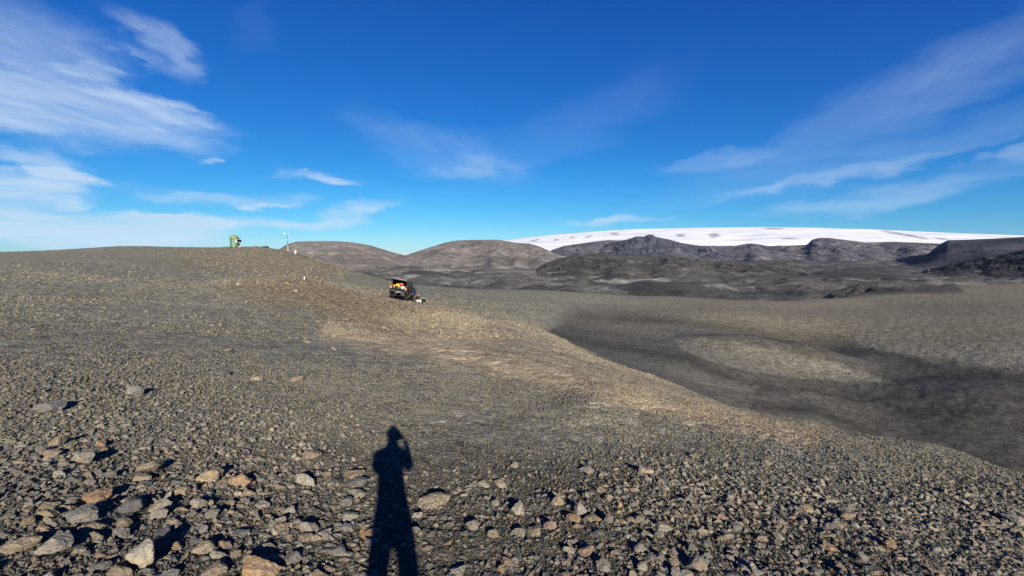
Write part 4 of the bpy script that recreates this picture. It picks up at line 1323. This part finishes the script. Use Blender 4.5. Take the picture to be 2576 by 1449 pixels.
sitter = build_sitter()
gx, gy, gz_, gd = ground_at_px(1066, 764.5, 36, 70)
t = thing('open_case', 'open black equipment case standing on the gravel beside the seated person', 'case', (gx, gy, gz_ + 0.0), (0, R(3), R(4)))
obj('case_base', box((0.04, -0.06, 0.05), (0.58, 0.34, 0.10)), m_black, t, bevel=0.015)
ld = obj('case_lid', box((0, 0.14, 0.36), (0.60, 0.10, 0.50), (R(6), 0, 0)), m_black, t, bevel=0.015)
obj('lid_rim', box((0, 0.088, 0.605), (0.62, 0.03, 0.03)), m_frame, ld)
obj('lid_rim', box((0.30, 0.085, 0.36), (0.025, 0.03, 0.48)), m_frame, ld)
ins = obj('instrument_tray', box((0.10, -0.10, 0.105), (0.30, 0.18, 0.03)), m_frame, t)
for i in range(4):
    obj('knob', tube((0.0 + 0.065 * i, -0.11, 0.12), (0.0 + 0.065 * i, -0.11, 0.14), 0.02), m_black, ins)

# ------------------------------------------------------------------ stones
def stone_mesh(name, seed, sub, nplanes, flat, rough):
    rg = np.random.default_rng(seed)
    bm = bmesh.new()
    bmesh.ops.create_icosphere(bm, subdivisions=sub, radius=1.0)
    d = np.array([v_.co[:] for v_ in bm.verts])
    n = rg.normal(size=(nplanes, 3))
    n /= np.linalg.norm(n, axis=1)[:, None]
    off = rg.uniform(0.40, 0.95, nplanes)
    dots = d @ n.T
    rad = np.min(np.where(dots > 0.08, off / np.maximum(dots, 0.08), 9.0), axis=1)
    rad = np.minimum(rad, 1.15)
    if rough > 0:
        q = d * rad[:, None]
        rad = rad + rough * (fbm(q[:, 0] * 2.3 + q[:, 2] * 1.1 + seed, q[:, 1] * 2.3 - q[:, 2] * 1.7, 4, seed) * 0.5)
        rad = rad - rough * 0.5 * np.abs(vnoise(q[:, 0] * 4 + q[:, 2] * 3, q[:, 1] * 4 + seed + q[:, 2], seed + 5))
    p = d * rad[:, None]
    p[:, 2] *= flat
    p[:, 1] *= rg.uniform(0.62, 0.95)
    p /= (p[:, 0].max() - p[:, 0].min())
    for v_, c in zip(bm.verts, p):
        v_.co = c
    me = bpy.data.meshes.new(name)
    bm.to_mesh(me)
    bm.free()
    return me


def stone_material(name, instanced):
    m, t, b = principled(name, (0.2, 0.2, 0.2), 0.93, 0, 0.12)
    if instanced:
        at = t.new('ShaderNodeAttribute', attribute_name='tint', attribute_type='INSTANCER')
        col = at.outputs['Color']
    else:
        col = t.new('ShaderNodeObjectInfo').outputs['Color']
    tcn = t.new('ShaderNodeTexCoord')
    oi = t.new('ShaderNodeObjectInfo')
    P = t.vmath('ADD', tcn.outputs['Object'], t.xyz(t.math('MULTIPLY', oi.outputs['Random'], 37.0), t.math('MULTIPLY', oi.outputs['Random'], 11.0), 0.0))
    n = t.noise(P, 5.0, 8.0, 0.66)
    n2 = t.noise(P, 1.7, 5.0, 0.6, 0.6)
    f = t.rng(n, 0.28, 0.72, 0.62, 1.30)
    col = t.mix(1.0, col, t.xyz(f, f, f), 'MULTIPLY')
    rust = t.rng(n2, 0.52, 0.66, 0.0, 0.55)
    col = t.mix(rust, col, t.mix(1.0, col, (1.42, 1.06, 0.72, 1), 'MULTIPLY'))
    dark = t.rng(n2, 0.30, 0.42, 0.5, 0.0)
    col = t.mix(dark, col, t.mix(1.0, col, (0.55, 0.57, 0.62, 1), 'MULTIPLY'))
    t.l.new(col, b.inputs['Base Color'])
    bump(t, b, n, 0.9, 0.06)
    return m


m_stone_i = stone_material('gravel_stone', True)
m_stone = stone_material('lava_stone', False)
TONES = {'grey': (0.185, 0.178, 0.165), 'tan': (0.265, 0.225, 0.165), 'orange': (0.270, 0.195, 0.130), 'pinkish': (0.255, 0.195, 0.165), 'dark': (0.095, 0.095, 0.098), 'pale': (0.270, 0.252, 0.212), 'brown': (0.165, 0.120, 0.080)}
TONES = {k_: tuple(0.70 * c for c in v_) for k_, v_ in TONES.items()}
SHAPES = ['angular', 'blocky', 'wedge shaped', 'flat', 'lumpy', 'jagged', 'rounded', 'pointed']
BIG = []
for i, (npl, fl, rgh) in enumerate([(16, 0.62, 0.10), (11, 0.70, 0.08), (9, 0.62, 0.10), (14, 0.40, 0.08), (24, 0.66, 0.16), (13, 0.72, 0.16), (34, 0.64, 0.08), (10, 0.88, 0.10)]):
    BIG.append([stone_mesh('rock', 900 + i * 7 + j, 4, npl, fl, rgh) for j in range(3)])
for fam in BIG:
    for me in fam:
        me.materials.append(m_stone)
SMALL = bpy.data.collections.new('gravel_kinds')
for i in range(12):
    me = stone_mesh('gravel_kind', 300 + i, 1 if i < 7 else 2, 10 + i % 5, 0.55 + 0.03 * (i % 6), 0.0 if i < 7 else 0.08)
    me.materials.append(m_stone_i)
    SMALL.objects.link(bpy.data.objects.new('gravel_kind', me))

# boulders one can pick out in the photograph: px, py, width in px, tone, shape, name others are described by
BOULDERS = [
    (647, 1425, 110, 'orange', 2, 'biggest orange tan wedge boulder at the bottom edge'),
    (353, 1396, 100, 'pale', 0, 'big two toned grey and cream boulder with black shadow'),
    (150, 1369, 86, 'pale', 3, 'long cream flat slab near the bottom left corner'),
    (217, 1290, 74, 'grey', 0, 'broad grey angular boulder on the left foreground'),
    (330, 1268, 76, 'dark', 4, 'dark grey rough boulder among pale stones'),
    (400, 1271, 52, 'pale', 7, 'pale double peaked stone beside the dark grey boulder'),
    (240, 1249, 66, 'orange', 4, 'orange tinged lumpy boulder on the left'),
    (367, 1173, 60, 'tan', 3, 'tan overhanging block left of centre'),
    (357, 1199, 55, 'tan', 2, None), (530, 1199, 60, 'tan', 0, 'tan and blue grey split boulder'), (547, 1179, 30, 'grey', 7, None),
    (607, 1209, 56, 'orange', 4, 'orange and grey clump of rock left of the shadow'),
    (763, 1204, 62, 'pale', 6, 'pale rounded boulder nearest left of the shadow waist'),
    (207, 1153, 50, 'pale', 0, 'pale grey angular stone on the left rise'),
    (130, 1023, 70, 'grey', 3, 'broad weathered grey outcrop at far left'),
    (133, 1139, 52, 'tan', 3, None), (257, 1113, 40, 'orange', 2, 'small orange wedge stone on the left rise'), (783, 1329, 52, 'pale', 0, 'pale jagged stone just left of the shadow legs'),
    (313, 1313, 60, 'tan', 3, None), (553, 1396, 46, 'pale', 1, None), (513, 1379, 55, 'tan', 0, None), (343, 986, 36, 'grey', 1, 'grey boxy stone with a dark right side on the middle slope'),
    (147, 1109, 46, 'tan', 2, None), (790, 1143, 50, 'tan', 3, 'tan slab above the pale rounded boulder'), (663, 1269, 40, 'pale', 0, None), (247, 1424, 62, 'grey', 3, 'grey slab at the bottom edge'),
    (300, 1437, 58, 'tan', 4, None), (40, 1373, 62, 'tan', 3, 'tan slab in the bottom left corner'), (127, 1293, 46, 'tan', 0, None), (533, 1436, 60, 'tan', 3, None),
    (882, 1190, 56, 'tan', 3, 'tan slab touching the left side of the shadow'), (902, 1209, 46, 'grey', 3, None), (902, 1243, 56, 'pale', 3, 'cream flat stone beside the shadow thigh'), (886, 1298, 50, 'pale', 3, None), (872, 1263, 36, 'grey', 0, None),
    (1082, 1263, 68, 'tan', 3, 'long tan slab touching the right side of the shadow'), (1049, 1294, 32, 'pale', 1, None),
    (1259, 1216, 46, 'tan', 5, 'tan jagged rock with black hollow right of centre'), (1216, 1216, 36, 'pale', 5, None), (1289, 1171, 28, 'tan', 0, None), (1472, 1179, 38, 'pale', 3, None), (1622, 1183, 42, 'pale', 0, 'pale angular stone on the right slope'),
    (1406, 1263, 38, 'tan', 7, 'tan pointed stone with long black shadow'), (1456, 1286, 40, 'pale', 7, None), (1442, 1306, 40, 'orange', 4, 'orange lumpy stone right of centre'), (1302, 1284, 40, 'pale', 7, None), (1246, 1268, 26, 'pale', 1, None),
    (1306, 1339, 38, 'pale', 0, None), (1342, 1334, 38, 'tan', 3, None), (1379, 1324, 38, 'pinkish', 0, 'pinkish angular stone in the middle foreground'), (1239, 1343, 34, 'tan', 0, None), (1189, 1323, 36, 'pale', 6, None), (1129, 1363, 32, 'orange', 2, 'little orange wedge right of the shadow legs'),
    (1476, 1386, 46, 'pinkish', 4, 'pinkish lumpy rock near the bottom'), (1496, 1301, 38, 'tan', 3, None), (1159, 1429, 46, 'pale', 3, None), (1259, 1433, 24, 'orange', 7, None), (1606, 1379, 40, 'pale', 6, 'pale rounded boulder right of the pinkish rock'), (1676, 1326, 46, 'pale', 3, None),
    (1626, 1343, 36, 'pale', 5, None), (1512, 1423, 42, 'pale', 7, None), (1156, 1046, 24, 'tan', 3, 'lone tan stone on the smooth gravel'), (1022, 1166, 20, 'pale', 1, None), (1029, 1429, 42, 'dark', 6, 'dark rounded rock inside the shadow of the leg'),
    (1742, 1146, 26, 'tan', 3, None), (2030, 1281, 38, 'tan', 4, 'tan lumpy stone on the lower right slope'), (1995, 1300, 26, 'pinkish', 2, None), (2046, 1309, 30, 'pale', 2, None), (2130, 1302, 28, 'tan', 1, None), (1761, 1336, 34, 'pale', 7, None),
    (1917, 1353, 34, 'pinkish', 0, 'pinkish angular stone right of the pale pair'), (1952, 1348, 36, 'pale', 7, 'pale pointed stone at lower right'), (2002, 1388, 34, 'pale', 4, None), (2093, 1378, 40, 'orange', 3, 'orange flat stone at lower right'), (1930, 1164, 28, 'tan', 2, None), (2063, 1216, 22, 'pale', 7, None),
    (2540, 1300, 46, 'pale', 3, 'cream slab at the right edge'), (1745, 1420, 56, 'grey', 0, 'big grey weathered boulder at the bottom'), (2300, 1330, 26, 'pale', 1, None),
    (645, 620, 10, 'grey', 0, 'single boulder on the skyline right of the green hut'), (667, 621.5, 15, 'dark', 3, 'dark slab pair on the skyline'), (788, 645, 9, 'dark', 4, 'dark boulder on the far right shoulder of the crest'),
    (838, 875, 26, 'grey', 3, 'grey flat stone on the middle slope'), (770, 858, 22, 'grey', 3, None), (573, 880, 18, 'pale', 2, None), (560, 940, 36, 'dark', 0, 'dark blue grey stone on the middle slope'), (650, 952, 30, 'tan', 6, None), (742, 955, 26, 'tan', 3, None),
    (600, 715, 13, 'pale', 2, 'pale wedge stone at the left end of the knoll'), (722, 713, 10, 'tan', 6, None), (866, 720, 16, 'dark', 4, None), (1010, 770, 12, 'tan', 3, None), (745, 733, 9, 'pale', 1, None)]
NO_GO = [(ax_, ay_ + 1.2, 3.0), (sitter.location.x + 0.2, sitter.location.y, 0.9), (t.location.x, t.location.y, 0.8), (0, -0.2, 0.55)]


single = []      # x, y, z, size, tone, shape, landmark name, px, py, px width
for (bx, by, bw, tone, shp, nm) in BOULDERS:
    x, y, z, r = ground_at_px(bx, min(by + 0.16 * bw, 1470), 1.2, 130)
    single.append([x, y, z, bw * 0.95 * px_scale(x, y, z), tone, shp, nm, bx, by, bw])

# everything else: stones of every size strewn over azimuth and log distance
N = 470000
sa = RNG.uniform(-R(56), R(56), N)
sl = RNG.uniform(math.log(1.3), math.log(150), N)
sr = np.exp(sl)
sx_, sy_ = sr * np.sin(sa), sr * np.cos(sa)
sz_ = ground_z(sx_, sy_)
spx, spy, sz = zones(sx_, sy_, sz_)
vis = (spx > -150) & (spx < 2726) & (spy < 1640) & (spy > 560)
patch = fbm(sx_ * 0.8, sy_ * 0.8, 3, 201)
patch2 = fbm(sx_ * 0.22 + 5, sy_ * 0.22, 3, 211)
coarse = 0.26 + 0.62 * sstep(1120, 1300, spy) + 0.42 * sstep(985, 1120, spy) * sstep(1080, 860, spx) + 0.25 * sstep(1080, 1250, spy) * sstep(1350, 1500, spx)
coarse = coarse - 0.30 * np.exp(-((spx - 1180) / 240) ** 2 - ((spy - 1090) / 90) ** 2) + 0.25 * sstep(830, 940, spy) * sstep(900, 500, spx)
coarse = coarse + 0.16 * patch + 0.12 * patch2 + 0.42 * sz['knoll'] + 0.45 * sz['top'] - 0.25 * sz['ochre']
coarse = coarse + 0.55 * (sr > 25) * (sr < 75) * np.exp(-(line_d(spx, spy, [(540, 718), (640, 705), (760, 703), (860, 719), (960, 748), (1060, 773), (1170, 802), (1260, 848)]) / 13.0) ** 2)
coarse = np.clip(coarse, 0.02, 1.2)
clump = fbm(sx_ * 0.11 + 3, sy_ * 0.11, 4, 231)
dens = np.clip(0.50 + 0.5 * coarse + 0.25 * patch, 0.05, 1.0)
far_thin = sstep(9, 18, sr) * (1 - np.maximum(sz['knoll'], sz['top']))
dens = dens * (1 - far_thin * np.clip(0.68 - 0.8 * clump, 0.0, 0.9)) * (1 - 0.55 * sz['mound'])
ragged = np.clip(sz['sand'] * 1.6 - 0.25 + 0.5 * fbm(sx_ * 0.5, sy_ * 0.5, 3, 241), 0, 1) * (sz['sand'] > 0.03)
dens = dens * (1 - 0.985 * np.maximum(ragged, sstep(0.6, 1.0, sz['sand']))) * np.where(sr > 70, 0.55, 1.0) * (1 - 0.5 * sstep(R(12), R(25), sa) * sstep(55, 75, sr))
keep = vis & (RNG.uniform(size=N) < dens)
smin = np.maximum(sr, 1.6) / F_PX * np.interp(np.log(sr), [math.log(2), math.log(12), math.log(40), math.log(120)], [2.9, 2.7, 2.8, 3.3])
expo = 3.9 - 1.45 * coarse
size = smin * RNG.uniform(size=N) ** (-1.0 / expo)
cap = np.where(sr < 20, 0.028 + 0.070 * coarse, 0.12 + 0.32 * coarse)
keep &= size < cap * 1.25
size = np.minimum(size, cap)
for (nx, ny, nr) in NO_GO:
    keep &= np.hypot(sx_ - nx, sy_ - ny) > nr
for s in single:
    keep &= np.hypot(sx_ - s[0], sy_ - s[1]) > 0.42 * (s[3] + size)
idx = np.nonzero(keep)[0]
spxw = size / np.maximum(px_scale(sx_, sy_, sz_), 1e-5)
inframe = (spx > 6) & (spx < 2570) & (spy < 1440)
order = idx[np.argsort(-(spxw[idx] * inframe[idx]))]
# stones that show largest become things of their own, thinned so that they do not run into each other
chosen = []
for i in order:
    if len(single) + len(chosen) >= 298:
        break
    if spxw[i] < 8 or not inframe[i]:
        break
    if all((sx_[i] - sx_[j]) ** 2 + (sy_[i] - sy_[j]) ** 2 > (0.42 * (size[i] + size[j])) ** 2 for j in chosen):
        chosen.append(i)
chosen_set = np.zeros(N, bool)
chosen_set[chosen] = True
rest = idx[~chosen_set[idx]]
tone_names = list(TONES)
tone_cdf = np.cumsum([0.44, 0.26, 0.03, 0.05, 0.10, 0.12, 0.0])


def pick_tone(i):
    if sz['knoll'][i] > 0.4 or sz['top'][i] > 0.4:
        return RNG.choice(['brown', 'tan', 'grey', 'dark'], p=[0.45, 0.25, 0.2, 0.1])
    return tone_names[int(min(np.searchsorted(tone_cdf, RNG.uniform()), 5))]


for i in chosen:
    single.append([sx_[i], sy_[i], sz_[i], size[i], pick_tone(i), int(RNG.integers(0, 8)), None, spx[i], spy[i], spxw[i]])

NOUNS = ('boulder', 'stone', 'slab', 'rock', 'outcrop', 'wedge', 'block', 'clump')


def short_name(nm):
    ws = nm.split()
    k_ = next((i for i, w_ in enumerate(ws) if w_ in NOUNS), len(ws) - 1)
    return ' '.join(ws[:k_ + 1])


shorts = [short_name(s[6]) for s in single if s[6]]
marks = [(s[7], s[8], short_name(s[6])) for s in single if s[6] and shorts.count(short_name(s[6])) == 1]
ROCK_GROUP = 'loose stones strewn over the gravel slope'
used = {}
n_rock = 0
for s in single:
    x, y, z, sz1, tone, shp, nm, px1, py1, pw = s
    me = BIG[shp][int(RNG.integers(0, 3))]
    o = bpy.data.objects.new('rock', me)
    COL.objects.link(o)
    jit = RNG.uniform(0.86, 1.14)
    o.color = (*[c * jit for c in TONES[tone]], 1)
    yaw = RNG.normal(0, 0.45) + (math.pi if RNG.uniform() < 0.5 else 0)
    o.rotation_euler = (RNG.normal(0, 0.10), RNG.normal(0, 0.10), yaw)
    o.scale = (sz1, sz1 * RNG.uniform(0.85, 1.1), sz1 * RNG.uniform(0.75, 1.05))
    o.location = (x, y, z + sz1 * 0.11)
    if nm:
        label = nm
    else:
        word = 'large' if pw > 44 else 'medium' if pw > 30 else 'small' if pw > 21 else 'little'
        d = sorted(((px1 - a) ** 2 + (py1 - b) ** 2, c, px1 - a, py1 - b) for a, b, c in marks)
        label = None
        for (dd, c, ex, ey) in d[:6]:
            dist = math.sqrt(dd)
            how = 'next to' if dist < 55 else 'near' if dist < 120 else 'some way from'
            if abs(ex) > abs(ey) * 1.3:
                wh = 'right of' if ex > 0 else 'left of'
            else:
                wh = 'in front of' if ey > 0 else 'behind'
            pre = {'next to': 'just ', 'near': '', 'some way from': 'far '}[how]
            cand = f'{word} {tone} {SHAPES[shp]} stone {pre}{wh} the {c}'
            if len(cand.split()) > 16:
                cand = f'{word} {tone} stone {pre}{wh} the {c}'
            if cand not in used:
                label = cand
                break
            label = label or cand
    used[label] = used.get(label, 0) + 1
    tag(o, label, 'rock', ROCK_GROUP)
    n_rock += 1
print('single stones', n_rock, 'shared labels', sum(v_ for v_ in used.values() if v_ > 1), 'gravel', len(rest))

# gravel: one object, each stone placed by geometry nodes
pm = bpy.data.meshes.new('gravel')
M = len(rest)
pm.vertices.add(M)
gs = size[rest]
pm.vertices.foreach_set('co', np.stack([sx_[rest], sy_[rest], sz_[rest] + gs * (0.06 + 0.15 * (1 - sstep(9, 20, sr[rest])) * np.clip(1.3 - spxw[rest] / 16, 0, 1))], 1).astype(np.float32).ravel())


def vec_attr(name, arr, kind='FLOAT_VECTOR'):
    at = pm.attributes.new(name, kind, 'POINT')
    at.data.foreach_set('color' if kind == 'FLOAT_COLOR' else 'vector', arr.astype(np.float32).ravel())


vec_attr('turn', np.stack([RNG.normal(0, 0.42, M), RNG.normal(0, 0.42, M), RNG.uniform(0, 6.283, M)], 1))
vec_attr('size', np.stack([gs, gs * RNG.uniform(0.7, 1.1, M), gs * RNG.uniform(0.72, 0.95, M) * (1 + 0.9 * RNG.uniform(size=M) * (1 - sstep(9, 20, sr[rest])) * np.clip(1.4 - spxw[rest] / 14, 0, 1))], 1))
tn = np.array([TONES[k_] for k_ in tone_names])
ti = np.minimum(np.searchsorted(tone_cdf, RNG.uniform(size=M)), 5)
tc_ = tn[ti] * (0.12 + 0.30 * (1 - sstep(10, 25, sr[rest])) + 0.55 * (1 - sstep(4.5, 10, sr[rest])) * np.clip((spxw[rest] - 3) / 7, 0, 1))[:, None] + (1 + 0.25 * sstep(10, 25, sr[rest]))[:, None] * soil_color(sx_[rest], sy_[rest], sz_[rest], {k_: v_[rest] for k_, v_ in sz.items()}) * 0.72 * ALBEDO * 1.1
tc_ = tc_ * (1 + (RNG.uniform(size=(M, 1)) - 0.5) * (0.5 - 0.22 * sstep(10, 25, sr[rest]))[:, None])
vec_attr('tint', np.concatenate([tc_, np.ones((M, 1))], 1), 'FLOAT_COLOR')
kd = pm.attributes.new('kind_no', 'INT', 'POINT')
kd.data.foreach_set('value', np.where(spxw[rest] > 14, RNG.integers(7, 12, M), RNG.integers(0, 7, M)).astype(np.int32))
gravel = link_mesh('gravel', pm)
gravel['kind'] = 'stuff'
ng = bpy.data.node_groups.new('strew_gravel', 'GeometryNodeTree')
ng.interface.new_socket('Geometry', in_out='INPUT', socket_type='NodeSocketGeometry')
ng.interface.new_socket('Geometry', in_out='OUTPUT', socket_type='NodeSocketGeometry')
gi = ng.nodes.new('NodeGroupInput')
go = ng.nodes.new('NodeGroupOutput')
iop = ng.nodes.new('GeometryNodeInstanceOnPoints')
ci = ng.nodes.new('GeometryNodeCollectionInfo')
ci.inputs['Collection'].default_value = SMALL
ci.inputs['Separate Children'].default_value = True
ci.inputs['Reset Children'].default_value = True


def named(n_, dt):
    nd = ng.nodes.new('GeometryNodeInputNamedAttribute')
    nd.data_type = dt
    nd.inputs['Name'].default_value = n_
    return nd.outputs['Attribute']


e2r = ng.nodes.new('FunctionNodeEulerToRotation')
ng.links.new(named('turn', 'FLOAT_VECTOR'), e2r.inputs[0])
ng.links.new(gi.outputs[0], iop.inputs['Points'])
ng.links.new(ci.outputs[0], iop.inputs['Instance'])
iop.inputs['Pick Instance'].default_value = True
ng.links.new(named('kind_no', 'INT'), iop.inputs['Instance Index'])
ng.links.new(e2r.outputs[0], iop.inputs['Rotation'])
ng.links.new(named('size', 'FLOAT_VECTOR'), iop.inputs['Scale'])
ng.links.new(iop.outputs[0], go.inputs[0])
md = gravel.modifiers.new('strew', 'NODES')
md.node_group = ng
